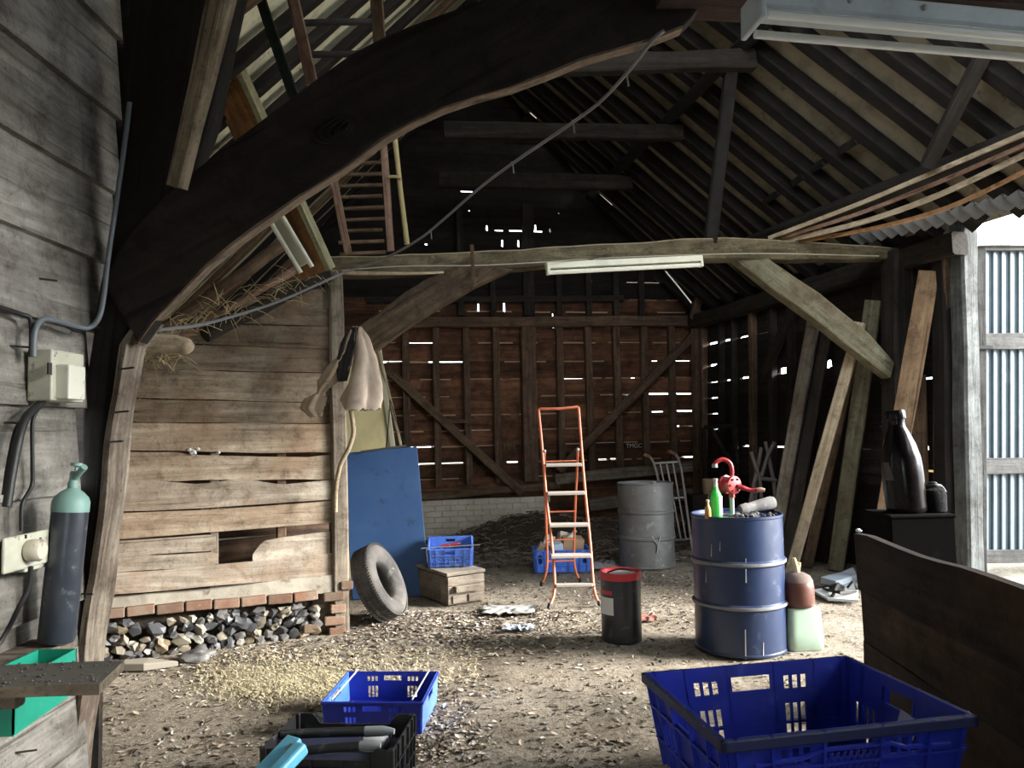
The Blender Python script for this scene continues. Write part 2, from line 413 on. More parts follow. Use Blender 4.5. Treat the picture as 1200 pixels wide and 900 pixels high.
fs = [(j * W2 + i, j * W2 + i + 1, (j + 1) * W2 + i + 1, (j + 1) * W2 + i) for j in range(n) for i in range(2 * n)]
M_MUCK = paint('dark muck', (.075, .055, .042), 1, wear=(.16, .12, .09), wamt=.8, ws=20, bump=1, spec=.1)
tag(obj('muck_heap', mb.add(vs, fs), M_MUCK, smooth=180), 'bank of dark muck and twigs banked against the back wall', 'muck heap', kind='stuff')

# ------------------------------------------------------------------ boarded walls
def boards(mb, O, U, N, zs, xa, xb, slits=(), thick=.022, lap=.012, tilt=.026, sd=0, step=.35, rag=.004, tj=.5):
    """horizontal boards between the heights zs; slits = (x0, x1, z, gap) open the joint nearest to z"""
    O, U, N = V(O), V(U), V(N); Z = V((0, 0, 1))
    bysl = {}
    for (a, b, z, g) in slits:
        k = min(range(1, len(zs) - 1), key=lambda i: abs(zs[i] - z)); bysl.setdefault(k, []).append((min(a, b), max(a, b), g))
    for k in range(len(zs) - 1):
        cuts = bysl.get(k, []) ; top = bysl.get(k + 1, [])
        xs = {xa, xb}; x = xa
        while x < xb: xs.add(x); x += step
        e = .004
        for (a, b, g) in cuts + top: xs |= {a - e, a + e, b - e, b + e}
        xs = sorted(x for x in xs if xa <= x <= xb); A, B = [], []
        tint = .5 + tj * (noise.noise(V((k * 3.7 + sd, sd, .5))) ) + R.uniform(-.12, .12)
        for x in xs:
            zb = zs[k] + rag * noise.noise(V((x * 2.1, k * 9.1, sd)));  zt = zs[k + 1] + lap + rag * noise.noise(V((x * 2.1, k * 9.1 + 4, sd)))
            for (a, b, g) in cuts:
                if a < x < b: zb += g
            for (a, b, g) in top:
                if a < x < b: zt = zs[k + 1] - .002
            A.append(O + U * x + Z * zt - N * 0); B.append(O + U * x + Z * zb - N * tilt)
        mb.strip(A, B, N * -thick, tint=min(max(tint, 0), 1))

def lips(mb, O, U, N, zs, xa, xb, sd=0):
    """dusty worn upper edges of the boards, in broken runs"""
    Z = V((0, 0, 1))
    for k in range(1, len(zs)):
        x = xa + R.uniform(0, .2)
        while x < xb:
            l_ = R.uniform(.12, .7)
            if R.random() < .72:
                n = 6; P = [O + U * (x + l_ * i / n) + Z * (zs[k] + .010 + .004 * noise.noise(V(((x + l_ * i / n) * 3, k * 9.1, sd)))) for i in range(n + 1)]
                h = R.uniform(.009, .018); mb.strip([p + Z * .003 for p in P], [p - Z * h for p in P], N * .004, R.uniform(.2, .8), jit=.002, sd=k)
            x += l_ + R.uniform(.02, .25)
def slit_px(fn, O, U, L):
    out = []
    for (x0, y0, x1, y1, g) in L:
        p, q = fn(x0, y0), fn(x1, y1); a, b = (p - O).dot(U), (q - O).dot(U)
        d = (p - CAM).length / F
        out.append((min(a, b), max(a, b), (p.z + q.z) / 2 - g * d * .5, g * d * (.62 if g < 4.5 else .85)))
    return out
# back wall: boards, sill, rail, studs, braces, plinth
def zb(y): return bw(640, y).z
bz = [0, .30] + [zb(y) for y in (575, 558, 541, 521, 503, 485, 464, 444, 424, 402, 384, 366, 351, 330, 308, 290, 272, 250, 228, 206, 184, 160, 136, 112, 88, 60)]
back_slits = [(449, 424, 473, 424, 3), (477, 422, 508, 421, 2), (512, 421, 543, 419, 2), (477, 403, 508, 402, 1.6), (480, 522, 510, 521, 1.8), (490, 543, 510, 542, 3.4), (515, 541, 543, 539, 3),
    (594, 536, 607, 535, 2.4), (735, 352, 749, 352, 2.2), (754, 352, 791, 351, 2), (702, 546, 712, 546, 2), (716, 545, 731, 545, 2.4), (764, 427, 771, 427, 1.6), (792, 425, 816, 424, 1.4), (756, 466, 784, 464, 3), (793, 463, 818, 462, 2),
    (731, 467, 745, 466, 1.4), (764, 485, 778, 484, 1.4), (794, 484, 818, 481, 2.4), (735, 445, 750, 444, 1.2), (655, 446, 684, 445, .8), (792, 504, 818, 502, 2), (800, 540, 818, 538, 2.5),
    (540, 226, 554, 226, 3), (580, 276, 590, 276, 3), (597, 275, 636, 275, 3.4), (570, 272, 572, 272, 8), (588, 290, 590, 290, 10), (607, 290, 609, 290, 10), (627, 273, 629, 273, 8), (644, 272, 646, 272, 6),
    (549, 250, 551, 250, 3), (654, 250, 656, 250, 3), (498, 290, 501, 290, 3.5), (590, 351, 592, 351, 22), (647, 366, 649, 366, 20), (686, 330, 694, 330, 5), (400, 351, 402, 351, 5), (560, 366, 562, 366, 12)]
wall_back = thing('wall_back', (0.5, 10.8, 0), kind='structure')
bsl = slit_px(bw, BW_O, BW_U, back_slits); SPL = 14
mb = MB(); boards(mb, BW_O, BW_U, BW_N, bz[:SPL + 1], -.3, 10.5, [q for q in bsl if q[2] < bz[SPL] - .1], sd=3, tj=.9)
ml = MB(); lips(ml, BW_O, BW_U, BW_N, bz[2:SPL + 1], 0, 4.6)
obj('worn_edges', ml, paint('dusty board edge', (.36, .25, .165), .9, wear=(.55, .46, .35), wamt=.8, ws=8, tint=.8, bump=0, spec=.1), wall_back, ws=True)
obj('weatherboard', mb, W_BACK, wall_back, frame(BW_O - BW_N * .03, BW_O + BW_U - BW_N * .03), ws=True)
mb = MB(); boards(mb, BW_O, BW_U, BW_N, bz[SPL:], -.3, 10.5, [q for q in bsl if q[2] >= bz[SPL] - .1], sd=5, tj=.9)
obj('gable_board', mb, W_BLACK, wall_back, frame(BW_O - BW_N * .03, BW_O + BW_U - BW_N * .03), ws=True)  # darker wood paints the light falling off up the gable
for (xt, xb, w) in ((475, 478, 9), (510, 514, 8), (545, 550, 8), (580, 585, 8.5), (618, 622, 18), (655, 659, 8.5), (688, 694, 8.5), (721, 727, 9), (754, 758, 8.5), (786, 790, 8)):
    a, b = bw(xb, 572 - (xb - 480) * .06, .05), bw(xt, 380, .05)
    ww = w * a.y / F * .98
    timber('stud', a, b, ww, .085 if w < 12 else .14, W_STUD, up=BW_N, parent=wall_back)
for (x, y0, y1, w) in ((655, 292, 370, 7), (690, 296, 370, 7), (722, 305, 370, 7), (620, 240, 370, 14), (540, 240, 370, 8), (578, 318, 372, 7), (752, 300, 372, 7)):
    a, b = bw(x, y1, .05), bw(x - 2, y0, .05)
    timber('upper_stud', a, b, w * a.y / F, .08, W_DARK, up=BW_N, parent=wall_back)
timber('wall_rail', bw(440, 379, .06), bw(826, 376, .06), .12, .15, W_STUD, parent=wall_back, jit=.012)
timber('upper_rail', bw(430, 352, .05), bw(730, 350, .05), .08, .09, W_DARK, parent=wall_back)
timber('diagonal_brace', bw(455, 434, .13), bw(612, 578, .13), .06, .11, W_OLD, up=(1, 0, 1), parent=wall_back)
timber('diagonal_brace', bw(818, 388, .13), bw(655, 552, .13), .06, .12, W_STUD, up=(-1, 0, 1), parent=wall_back)
timber('noggin', bw(514, 493, .10), bw(554, 494, .10), .05, .05, W_STUD, parent=wall_back)
timber('sill_beam', bw(430, 588, .05), bw(655, 568, .05), .13, .10, W_OLD, parent=wall_back, jit=.012)
timber('sill_beam', bw(650, 562, .08), bw(815, 546, .08), .14, .15, W_GREY, parent=wall_back, jit=.012)
timber('lower_beam', bw(690, 592, .06), bw(815, 578, .06), .12, .17, W_GREY, parent=wall_back, jit=.012)
# whitewashed brick plinth under the sill (courses are relief in one mesh)
mb = MB(); U, N = -BW_U, BW_N
for c in range(7):
    x = -.1 + (c % 2) * .11
    while x < 4.3:
        L_ = .215
        p = BW_O + BW_U * (6.6 - x - L_ / 2) + V((0, 0, .04 + c * .076)) + N * (.012 + R.uniform(0, .007))
        red = (c, int(x * 10)) in ((5, 24),) or R.random() < .006
        mb.box(p, (L_ - .003, .10, .0745), Matrix.Rotation(math.atan2(U.y, U.x), 3, 'Z'), tint=R.uniform(.35, .65), mat=1 if red else 0); x += L_
q = BW_O + BW_U * (6.7 - 2.2)
mb.box(q + V((0, 0, .26)) - N * .01, (4.6, .09, .54), Matrix.Rotation(math.atan2(U.y, U.x), 3, 'Z'))
obj('brick_plinth', mb, [M_WHITEW, M_BRICK], wall_back, frame(BW_O, BW_O - BW_U), ws=True, bev=.006)
for (txt, px, py, s) in (('MM', 597, 524, .11), ('TMGC', 743, 522.5, .085)):
    t = text_mb(txt, s); p = bw(px, py, .012); Mx = frame(p, p - BW_U, (0, 0, 1)); 
    Mt = Mx @ Matrix.Rotation(pi / 2, 4, 'X')
    obj('painted_lettering', t, paint('chalk paint ' + txt, (.55, .53, .50) if txt != 'MM' else (.12, .09, .07), .9, bump=0), wall_back, world(wall_back).inverted() @ Mt)

# right wall
rz = [rw(900, y).z for y in (640, 612, 585, 560, 542, 524, 502, 482, 461, 440, 418, 398.5, 389, 368, 345)]
right_slits = [(827, 399, 841, 395, 2.4), (847, 397, 858, 393, 2), (864, 394, 876, 390, 1.6), (887, 393, 911, 387, 1.2), (827, 406, 841, 403, 2), (847, 402, 858, 399, 1.8), (866, 398, 879, 394, 1.4),
    (829, 445, 842, 443, 1.6), (849, 443, 859, 441, 2.2), (867, 441, 882, 438, 3.4), (896, 441, 902, 440, 6), (912, 440, 923, 438, 8), (829, 424, 838, 423, 4), (830, 464, 842, 463, 2), (829, 487, 842, 486, 1.6), (870, 525, 882, 525, 2.4),
    (832, 504, 842, 503, 1.6), (855, 524, 861, 524, 1.6), (903, 526, 920, 522, 2.4), (968, 380, 972, 380, 12), (945, 525, 952, 525, 2), (1031, 447, 1037, 446, 3), (1077, 444, 1099, 441, 3), (1066, 352, 1076, 349, 3), (1091, 345, 1099, 342, 3),
    (1031, 502, 1042, 501, 2.4), (1009, 535, 1021, 534, 2), (1079, 505, 1084, 504, 6), (1082, 530, 1086, 529, 6), (1082, 541, 1099, 539, 3), (965, 420, 972, 420, 10), (1100, 432, 1112, 430, 3)]
wall_right = thing('wall_right', (3.2, 9, 0), kind='structure')
mb = MB(); boards(mb, RW_O, RW_U, RW_N, [0] + rz + [3.3], -.1, 4.58, slit_px(rw, RW_O, RW_U, right_slits), sd=9, tj=.9)
obj('weatherboard', mb, W_DARK, wall_right, frame(RW_O, RW_O + RW_U), ws=True)
for i, (x, wpx, mt) in enumerate(((825, 9, W_STUD), (846, 5, W_DARK), (861, 5, W_DARK), (883, 7, W_STUD), (906, 8, W_DARK), (928, 9, W_DARK), (950, 9, W_DARK), (1070, 12, W_DARK), (1105, 22, W_OLD))):
    a, b = rw(x + 1, 655, .05), rw(x - 1, 366 - (x - 820) * .22, .05); a.z = 0
    timber('stud', a, b, wpx * a.y / F * .95, .09, mt, up=RW_N, parent=wall_right)
timber('wall_plate', rw(812, 378, .08), rw(1125, 285, .08), .16, .20, W_DARK, parent=wall_right, jit=.012)
timber('diagonal_brace', rw(895, 440, .1), rw(930, 362, .1), .07, .12, W_DARK, parent=wall_right)
timber('corner_post', rw(821, 660, .07), rw(817, 366, .07), .14, .14, W_STUD, up=RW_N, parent=wall_right)

# left wall of weathered boards beside the camera
wall_left = thing('wall_left', (-1.7, 1.5, 0), kind='structure')
XL = -1.70
mb = MB(); z = -.05; k = 0
hs = []
for y in (905, 800, 700, 575, 478, 388, 300, 208, 112, 10, -90): hs.append(PL(98, y, V((XL, 0, 0)), V((1, 0, 0))).z)
hs = [-.02] + [h for h in hs if h > .05] + [4.0]
for k in range(len(hs) - 1):
    z0, z1 = hs[k], hs[k + 1]
    xend = [3.02, 3.06, 3.0, 3.04, 2.98, 3.05, 3.16, 3.24, 3.26, 3.26, 3.26, 3.26][min(k, 11)]
    A, B = [], []
    for i in range(15):
        y = -2.0 + (xend + 2.0) * i / 14
        w = .006 * noise.noise(V((y * 2, k * 5.1, 0)))
        A.append((XL + .000, y, z1 + .02 + w)); B.append((XL + .030, y, z0 + w))
    mb.strip(A, B, (-.028, 0, 0), tint=.5 + R.uniform(-.18, .18))
obj('weatherboard', mb, W_LEFT, wall_left, frame((XL, -2, 0), (XL, 0, 0)), ws=True)
def lw(px, py, d=0): return PL(px, py, V((XL + .03 + d, 0, 0)), V((1, 0, 0)))
for (px, py, l) in ((18, 405, .03), (12, 495, .03), (50, 326, .03), (25, 882, .05), (110, 560, .05)):
    p = lw(px, py); obj('nail', MB().tube([p - V((.02, 0, 0)), p + V((.035, .03, -.004))], .0035, 6), M_IRON, wall_left, ws=True)

# closing walls out of view: aisle, front (with an unseen opening added for fill light), right side before the door
def wallbox(name, pts, th, mat=W_DARK):
    a, b, z0, z1 = pts; a, b = V(a), V(b); u = (b - a).normalized(); n = V((u.y, -u.x, 0))
    m = MB(); z = z0
    while z < z1 - .01:
        zz = min(z + .28, z1); m.hexa([a + V((0, 0, z)), b + V((0, 0, z)), b + V((0, 0, zz)), a + V((0, 0, zz))], [p + n * th for p in (a + V((0, 0, z)), b + V((0, 0, z)), b + V((0, 0, zz)), a + V((0, 0, zz)))], tint=R.uniform(.3, .7)); z = zz
    return tag(obj(name, m, mat, M=frame(a, b), ws=True), kind='structure')
wallbox('wall_aisle', ((-1.72, 3.22, 0), (-6.0, 3.22, 0), 0, 4.0), .03)
FD = (-.45, .25, 1.95)      # opening added behind the camera for fill light: x0, x1, height
wallbox('wall_front', ((-1.73, -2.0, 0), (FD[0], -2.0, 0), 0, 4.0), -.03)
wallbox('wall_front', ((FD[1], -2.0, 0), (6.4, -2.0, 0), 0, 4.0), -.03)
wallbox('wall_front', ((FD[0], -2.0, 0), (FD[1], -2.0, 0), FD[2], 4.0), -.03)
DY0, DY1 = 2.4, 6.46       # the open doorway on the right
wallbox('wall_right', ((RWX(DY0), DY0, 0), (RWX(-2.05), -2.05, 0), 0, 3.3), .03)
wallbox('wall_aisle', ((-1.53, 3.30, 0), (-3.4, 3.30, 0), 2.4, 4.1), .03)
wallbox('wall_gable', ((-3.4, 3.38, 3.7), (5.2, 3.38, 3.7), 3.9, 6.9), .03)
mb = MB()
for i in range(24):
    x = -1.76 + i * .27; mb.box((x + .13, .68, 4.0), (.262, 5.45, .025), tint=R.uniform(.3, .7))
tag(obj('ceiling_loft', mb, W_DARK), kind='structure')

# ------------------------------------------------------------------ roof
E_U = V((-.276, 1, 0))                                      # along the eaves
def rroof(Y0, t): return V((5.73 - .276 * Y0 - t, Y0 + .25 * t, 3.1 + 1.13 * t - .312 * .25 * t))
def r_uv(p):    # inverse of rroof
    # x = 5.73-.276Y0-t ; y = Y0+.25t
    # x+.276y = 5.73 - t + .069 t
    t = (5.73 - p.x - .276 * p.y) / .931; return p.y - .25 * t, t
UA, UB, TA, TB = 1.2, 12.6, -.02, 3.42
holes = []
for (x0, y0, x1, y1, g) in ((617, 135, 624, 143, 1.6), (641, 163, 648, 171, 2), (690, 219, 695, 225, 2), (700, 231, 712, 245, 2), (752, 192, 762, 203, 2.6), (797, 323, 812, 343, 3), (819, 366, 826, 374, 4), (745, 187, 747, 189, 2)):
    p, q = rp(x0, y0), rp(x1, y1); (a, t1), (b, t2) = r_uv(p), r_uv(q); m_ = (a + b) / 2; w = g * p.y / F / 2
    holes.append(((m_ - w - UA) / (UB - UA), (min(t1, t2) - TA) / (TB - TA), (m_ + w - UA) / (UB - UA), (max(t1, t2) - TA) / (TB - TA)))
ceiling_right = thing('ceiling_right', (3.5, 7, 3), kind='structure')
OFF = .075
mb = MB()
panel(mb, lambda u, v, n: rroof(UA + (UB - UA) * u, TA + (TB - TA) * v) + RP_N * (OFF + .012 * n), holes, 40, 6)
obj('roof_sheet', mb, M_SHEET, ceiling_right, ws=True)
nr = 0
Y0 = 1.35
while Y0 < 12.4:
    tmax = 3.36
    # stop at the back gable
    yy = lambda t: rroof(Y0, t)
    t0 = .0
    def out(t): p = rroof(Y0, t); return (p - BW_O).dot(BW_N) < .04
    if out(t0):
        Y0 += .41; continue
    t = t0
    while t < tmax and not out(t): t += .03
    if t - t0 > .4:
        a, b = rroof(Y0, t0), rroof(Y0, t - .02)
        timber('rafter', a, b, R.uniform(.12, .15), R.uniform(.13, .15), W_BLACK, up=RP_N, parent=ceiling_right, jit=.01, seg=.4); nr += 1
    Y0 += R.uniform(.385, .44)
for (a, b) in (((917, 222), (902, 232)), ((947, 202), (934, 211)), ((970, 186), (958, 194)), ((1009, 160), (990, 172))):
    timber('noggin', rp(*a) - RP_N * .04, rp(*b) - RP_N * .04, .06, .09, W_BLACK, up=RP_N, parent=ceiling_right)
ceiling_left = thing('ceiling_left', (-2, 6, 3), kind='structure')
def lroof(Y0, t):     # t: distance down-slope in x from the ridge
    x = 2.572 - .276 * Y0 - t; y = Y0 - .5 * t; return V((x, y, 3.84 + 1.1 * x + .3036 * y))
def lz(x, y): return 3.84 + 1.1 * x + .3036 * y
mb = MB(); pts = []
def lsheet(u, v, n):
    y = 3.40 + 9.0 * v; xr = 2.572 - .276 * y + .02; xl = -3.49 - .276 * y - .2; x = xl + (xr - xl) * u
    return V((x, y, lz(x, y))) + LP_N * (.075 + .012 * n)
lh = []
for (x0, y0, x1, y1) in ((423, 360, 431, 343), (447, 340, 471, 344), (413, 374, 420, 366), (388, 268, 396, 271)):
    uv = []
    for q in ((x0, y0), (x1, y1)):
        p = PL(*q, LP_O, LP_N); v = (p.y - 3.40) / 9.0; xr = 2.572 - .276 * p.y + .02; xl = -3.49 - .276 * p.y - .2; uv.append(((p.x - xl) / (xr - xl), v))
    lh.append((min(uv[0][0], uv[1][0]), min(uv[0][1], uv[1][1]), max(uv[0][0], uv[1][0]), max(uv[0][1], uv[1][1]) + .004))
panel(mb, lsheet, lh, 8, 30)
obj('roof_sheet', mb, M_SHEETP, ceiling_left, ws=True)
Y0 = 3.9
while Y0 < 15:
    t0, t1 = 0.02, 4.4; P = []
    k = 0
    for i in range(200):
        t = t0 + (t1 - t0) * i / 199; p = lroof(Y0, t)
        if p.y > 3.46 and (p - BW_O).dot(BW_N) > .04 and p.z > .7: P.append(p)
    if len(P) > 20: timber('rafter', P[0], P[-1], R.uniform(.09, .11), R.uniform(.055, .065), W_BLACK if R.random() < .7 else W_OLD, up=LP_N, parent=ceiling_left, jit=.01, seg=.4)
    Y0 += R.uniform(.46, .50)
# ------------------------------------------------------------------ partition of old boards on a flint plinth
wall_partition = thing('wall_partition', (-2.0, 5.5, 0), kind='structure')
mb = MB()
T_ = PA_N * -.024
def prow(pts, tint, d=0.0, sd=0, seg=14):
    A = [pa(x, a, d) for x, a, b in pts]; B = [pa(x, b, d) for x, a, b in pts]
    mb.strip(A, B, T_, tint, seg=seg, jit=.006, sd=sd, mat=1 if sd in (8, 10, 11, 12, 13) else 0)
prow([(285, 350, 379), (396, 336, 383)], .28, .0, 1)
prow([(150, 376, 400), (240, 380, 403), (396, 383, 409)], .22, .012, 2)
prow([(140, 401, 432), (396, 409, 437)], .30, 0, 3)
prow([(135, 433, 466), (396, 438, 472)], .38, .01, 4)
prow([(130, 467, 494), (396, 473, 496)], .27, 0, 5)
prow([(126, 495, 527), (212, 496, 528), (300, 496, 531), (396, 497, 530)], .62, .008, 6)
prow([(122, 529, 564), (212, 530, 564), (222, 533, 563), (370, 536, 562), (380, 533, 562), (396, 533, 561)], .58, .0, 7)
prow([(118, 566, 600), (180, 563, 599), (235, 568, 596), (285, 561, 592), (330, 568, 589), (396, 562, 585)], 0.53, .012, 8, 24)
prow([(114, 602, 634), (240, 598, 624), (396, 587, 612)], .66, .0, 9)
prow([(108, 636, 654), (200, 630, 648), (247, 626, 645), (253, 629, 641)], 0.46, .006, 10)
prow([(105, 656, 673), (200, 650, 667), (246, 647, 664), (256, 649, 658)], 0.48, .006, 11)
prow([(296, 650, 661), (303, 640, 660), (309, 634, 659), (330, 630, 657), (387, 623, 650)], 0.52, .008, 12)
prow([(98, 675, 700), (230, 664, 688), (396, 648, 674)], 0.56, .014, 13)
obj('weatherboard', mb, [W_PART, W_LIME], wall_partition, frame(PA_L, PA_R), ws=True)
mb = MB(); A = [pa(98, 703, .03), pa(250, 691, .03), pa(404, 671, .03)]; B = [pa(98, 716, .03), pa(250, 704, .03), pa(404, 693, .03)]
mb.strip(A, B, PA_N * -.16, .8, seg=14, jit=.014, sd=4)
obj('sill_beam', mb, paint('limewashed sill', (.36, .33, .27), .95, wear=(.13, .10, .08), wamt=.8, ws=10, dirt=(.2, .17, .13), dlo=.5, bump=.8, spec=.1), wall_partition, ws=True)
# batten seen behind the hole and posts of the partition frame
timber('stud', pa(251, 690, -.05), pa(251, 380, -.05), .06, .06, W_GREY, up=PA_N, parent=wall_partition)
timber('stud', pa(330, 690, -.06), pa(328, 380, -.06), .07, .07, W_OLD, up=PA_N, parent=wall_partition)
mb = MB()
prow_old = T_
for k, (a, b) in enumerate(((606, 634), (636, 664), (666, 690))):
    A = [pa(225, a, -.32), pa(395, a - 14, -.32)]; B = [pa(225, b, -.32), pa(395, b - 14, -.32)]
    mb.strip(A, B, T_, .4 + .1 * k, seg=6, jit=.006, sd=k)
obj('inner_board', mb, W_STUD, wall_partition, frame(PA_L, PA_R), ws=True)
wood_end = timber('end_post', pa(399, 742, -.02), pa(391, 318, -.02), .115, .13, W_GREY, up=PA_N, parent=wall_partition, jit=.012)
# flints: irregular stones bedded in mortar, one mesh; bricks: top course and quoin
FL = [((.27, .235, .175), (.14, .12, .09)), ((.07, .07, .073), (.17, .16, .15)), ((.23, .18, .11), (.33, .29, .22)), ((.36, .335, .28), (.15, .135, .11)), ((.15, .143, .135), (.28, .265, .235))]
FL = [(tuple(x * .78 for x in a_), tuple(x * .8 for x in b_)) for a_, b_ in FL]
M_FL = [paint('flint %d' % i, a_, .5, wear=b_, wamt=.9, ws=14, dirt=tuple(x * .4 for x in a_), dlo=.56, bump=.4, tint=.6) for i, (a_, b_) in enumerate(FL)]
M_FLINT = M_FL[4]
core = MB(); A = [pa(70, 716, -.03), pa(405, 694, -.03)]; B = [pa(70, 812, -.03), pa(409, 752, -.03)]
core.strip(A, B, PA_N * -.22, .5, seg=10, jit=.02)
obj('plinth_core', core, paint('dark earthy mortar', (.06, .048, .036), 1, wear=(.14, .11, .08), wamt=.7, ws=30, bump=.8, spec=.1), wall_partition, ws=True)
mb = MB(); ang = math.atan2(PA_U.y, PA_U.x); RP3 = Matrix.Rotation(ang, 3, 'Z'); LT = (PA_R - PA_L).length
spots = []
for k in range(4000):
    t = R.uniform(0, LT - .17); h = R.uniform(.005, .255 - .035 * t / LT); r = R.uniform(.026, .052)
    if h + r * .7 > .268 - .04 * t / LT: continue
    if all((t - a_) ** 2 / 1.5 + (h - b_) ** 2 > (.70 * (r + c_)) ** 2 for a_, b_, c_ in spots): spots.append((t, h, r))
for k, (t, h, r) in enumerate(spots):
    c = PA_L + PA_U * t + PA_N * R.uniform(.028, .045) + V((0, 0, h))
    mb.blob(c, (r * R.uniform(1.05, 1.5), r * .9, r * R.uniform(.8, 1.1)), sd=k, amp=.9, fr=1.6, sub=1 if k % 3 else 2, tint=R.uniform(.2, .9), rot=Matrix.Rotation(ang + R.uniform(-.4, .4), 3, 'Z') @ Matrix.Rotation(R.uniform(-.7, .7), 3, 'Y'), mat=R.choice((0, 1, 1, 2, 3, 4, 4, 1)))
obj('flint_stones', mb, M_FL, wall_partition, ws=True, smooth=28)
mq = MB(); mq.strip([pa(366, 696, -.012), pa(409, 688, -.012)], [pa(366, 757, -.012), pa(411, 752, -.012)], PA_N * -.2, .5, seg=6, jit=.016)
obj('quoin_mortar', mq, M_MORTAR, wall_partition, ws=True)
mb = MB()
x = 112
p0, p1 = pa(112, 719, .02), pa(372, 697, .02); n = 8
for i in range(n):
    a = p0.lerp(p1, (i + .5) / n); ln = (p1 - p0).length / n
    mb.box(a + V((0, 0, .004 * (i % 2))), (ln * .94, .12, .062), RP3 @ Matrix.Rotation(R.uniform(-.03, .03), 3, 'Y'), tint=(.5, .7, .35, .55, .75, .85, .3, .8)[i])
for (px, py, w, tt) in ((389, 697, .15, .2), (394, 711, .11, .85), (390, 725, .15, .75), (393, 738, .12, .5), (362, 734, .10, .35), (404, 684, .09, .2)):
    mb.box(pa(px, py, -.02), (w, .17, .062), RP3 @ Matrix.Rotation(R.uniform(-.05, .05), 3, 'Y'), tint=tt)
obj('brickwork', mb, M_BRICK, wall_partition, ws=True, bev=.008)
m = MB()
for (x, y, r_) in ((226, 530, .020), (222, 527, .012), (256, 530, .012), (232, 526, .012)): m.blob(pa(x, y, .015), (r_ * 1.3, r_ * .7, r_), int(x), .5, 2)
obj('white_tuft', m, paint('white tuft', (.60, .60, .58), .9), wall_partition, ws=True)
# ------------------------------------------------------------------ main timbers
def polybeam(name, A, B, off, mat, seg=24, jit=.012, axis=None, **tg):
    m = MB(); m.strip(A, B, off, .5, seg=seg, jit=jit, sd=len(name))
    ax = axis or (A[0], A[-1])
    return tag(obj(name, m, mat, M=frame(ax[0], ax[1]), ws=True, bev=.012), tg.get('label'), tg.get('cat'), tg.get('group'), tg.get('kind'))
# big curved brace and the leaning post it springs from (left foreground)
YB = 3.0
lower = [(160, 402), (182, 372), (212, 342), (240, 312), (270, 287), (300, 264), (350, 229), (400, 197), (450, 160), (485, 140), (520, 124), (560, 111), (600, 101), (640, 86), (680, 69), (720, 57), (760, 46), (800, 30), (818, 12), (822, -30)]
upper = [(120, 330), (138, 290), (165, 255), (190, 230), (215, 208), (250, 182), (290, 153), (330, 122), (370, 92), (410, 63), (450, 42), (490, 26), (530, 12), (570, -4), (610, -14), (650, -24), (690, -32), (730, -38), (780, -50), (800, -60)]
brace = polybeam('curved_brace', [PW(x, y, YB) for x, y in upper], [PW(x, y, YB) for x, y in lower], (0, .085, .0), W_BRACE, seg=60, jit=.007, axis=(PW(160, 330, YB), PW(780, 0, YB)),
    label='massive dark curved brace sweeping up from the left post', cat='beam')
lw_ = [q for q in lower if q[0] < 810]
m = MB(); m.strip([PW(x, y - 1, YB + .004) for x, y in lw_], [PW(x, y - 1, YB + .004) - V((-.003 if x < 350 else 0, 0, .012)) for x, y in lw_], (0, .06, 0), .5, seg=70, jit=.004)
obj('lit_underside', m, wood('lit brown edge', (.07, .05, .035), (.34, .26, .19), (.09, .06, .04), .6, gs=(2, 16, 16)), brace, frame(PW(160, 402, YB), PW(780, 30, YB)), ws=True)  # pale strip painting the light along the brace's underside
m = MB(); kc = PW(392, 152, YB - .004)
for q in range(4): m.tube([kc + V((.012 * q + (.085 - .02 * q) * cos(a), .004 - .006 * q, (.052 - .012 * q) * sin(a) + .02 * cos(a))) for a in [2 * pi * i / 22 for i in range(22)]], .010 - .001 * q, 6, closed=True)
m.blob(kc + V((.03, .004, .0)), (.035, .012, .022), 3, .4, 2)
obj('knot', m, W_BLACK, brace, ws=True, smooth=60)
pl_ = [(34, 960), (60, 800), (82, 640), (98, 480), (108, 400), (118, 330), (132, 240), (142, 150), (150, 60), (156, -60)]
pr_ = [(62, 960), (88, 800), (108, 640), (128, 480), (142, 402), (172, 320), (210, 230), (240, 150), (262, 60), (290, -60)]
post = polybeam('leaning_post', [PW(x, y, YB + .02) for x, y in pl_], [PW(x, y, YB + .02) for x, y in pr_], (0, .13, 0), W_BLACK, seg=40, jit=.014,
    label='dark leaning oak post at left carrying the curved brace', cat='post')
pe = [(63, 960), (89, 800), (109, 640), (129, 480), (142, 404), (152, 390), (166, 376)]
m = MB(); m.strip([PW(x, y, YB + .0) + V((.002, 0, 0)) for x, y in pe], [PW(x, y, YB + .0) + V((.028, 0, 0)) for x, y in pe], (0, .155, 0), .5, seg=30, jit=.02)
obj('lit_worn_face', m, W_POST, post, frame(PW(75, 900, YB), PW(140, 400, YB)), ws=True)  # paler weathered face, its tone painting light from the right
for (px, py) in ((148, 432), (142, 483), (135, 518), (100, 697)):
    p = PW(px, py, YB - .02); obj('nail', MB().tube([p - V((.05, -.03, 0)), p + V((.035, -.01, .003))], .004, 6), M_IRON, post, ws=True)
timber('leaning_pole', PW(208, 220, 2.88), PW(266, -30, 2.8), .052, .07, wood('pale worn pole', (.13, .10, .065), (.40, .33, .24), (.06, .045, .03), .5, gs=(1.4, 22, 22)), jit=.010, taper=1.35,
    label='pale worn pole slanting down in front of the dark left post', cat='pole')
m = MB(); P = [PW(168, 402, 3.3), PW(190, 402, 3.32), PW(210, 404, 3.34), PW(222, 408, 3.35), PW(226, 410, 3.352)]
m.tube(smooth_path(P, 4), [.040] * 4 + [.042] * 4 + [.038] * 4 + [.03, .026, .02, .012, .006][:4] + [.004], 12)
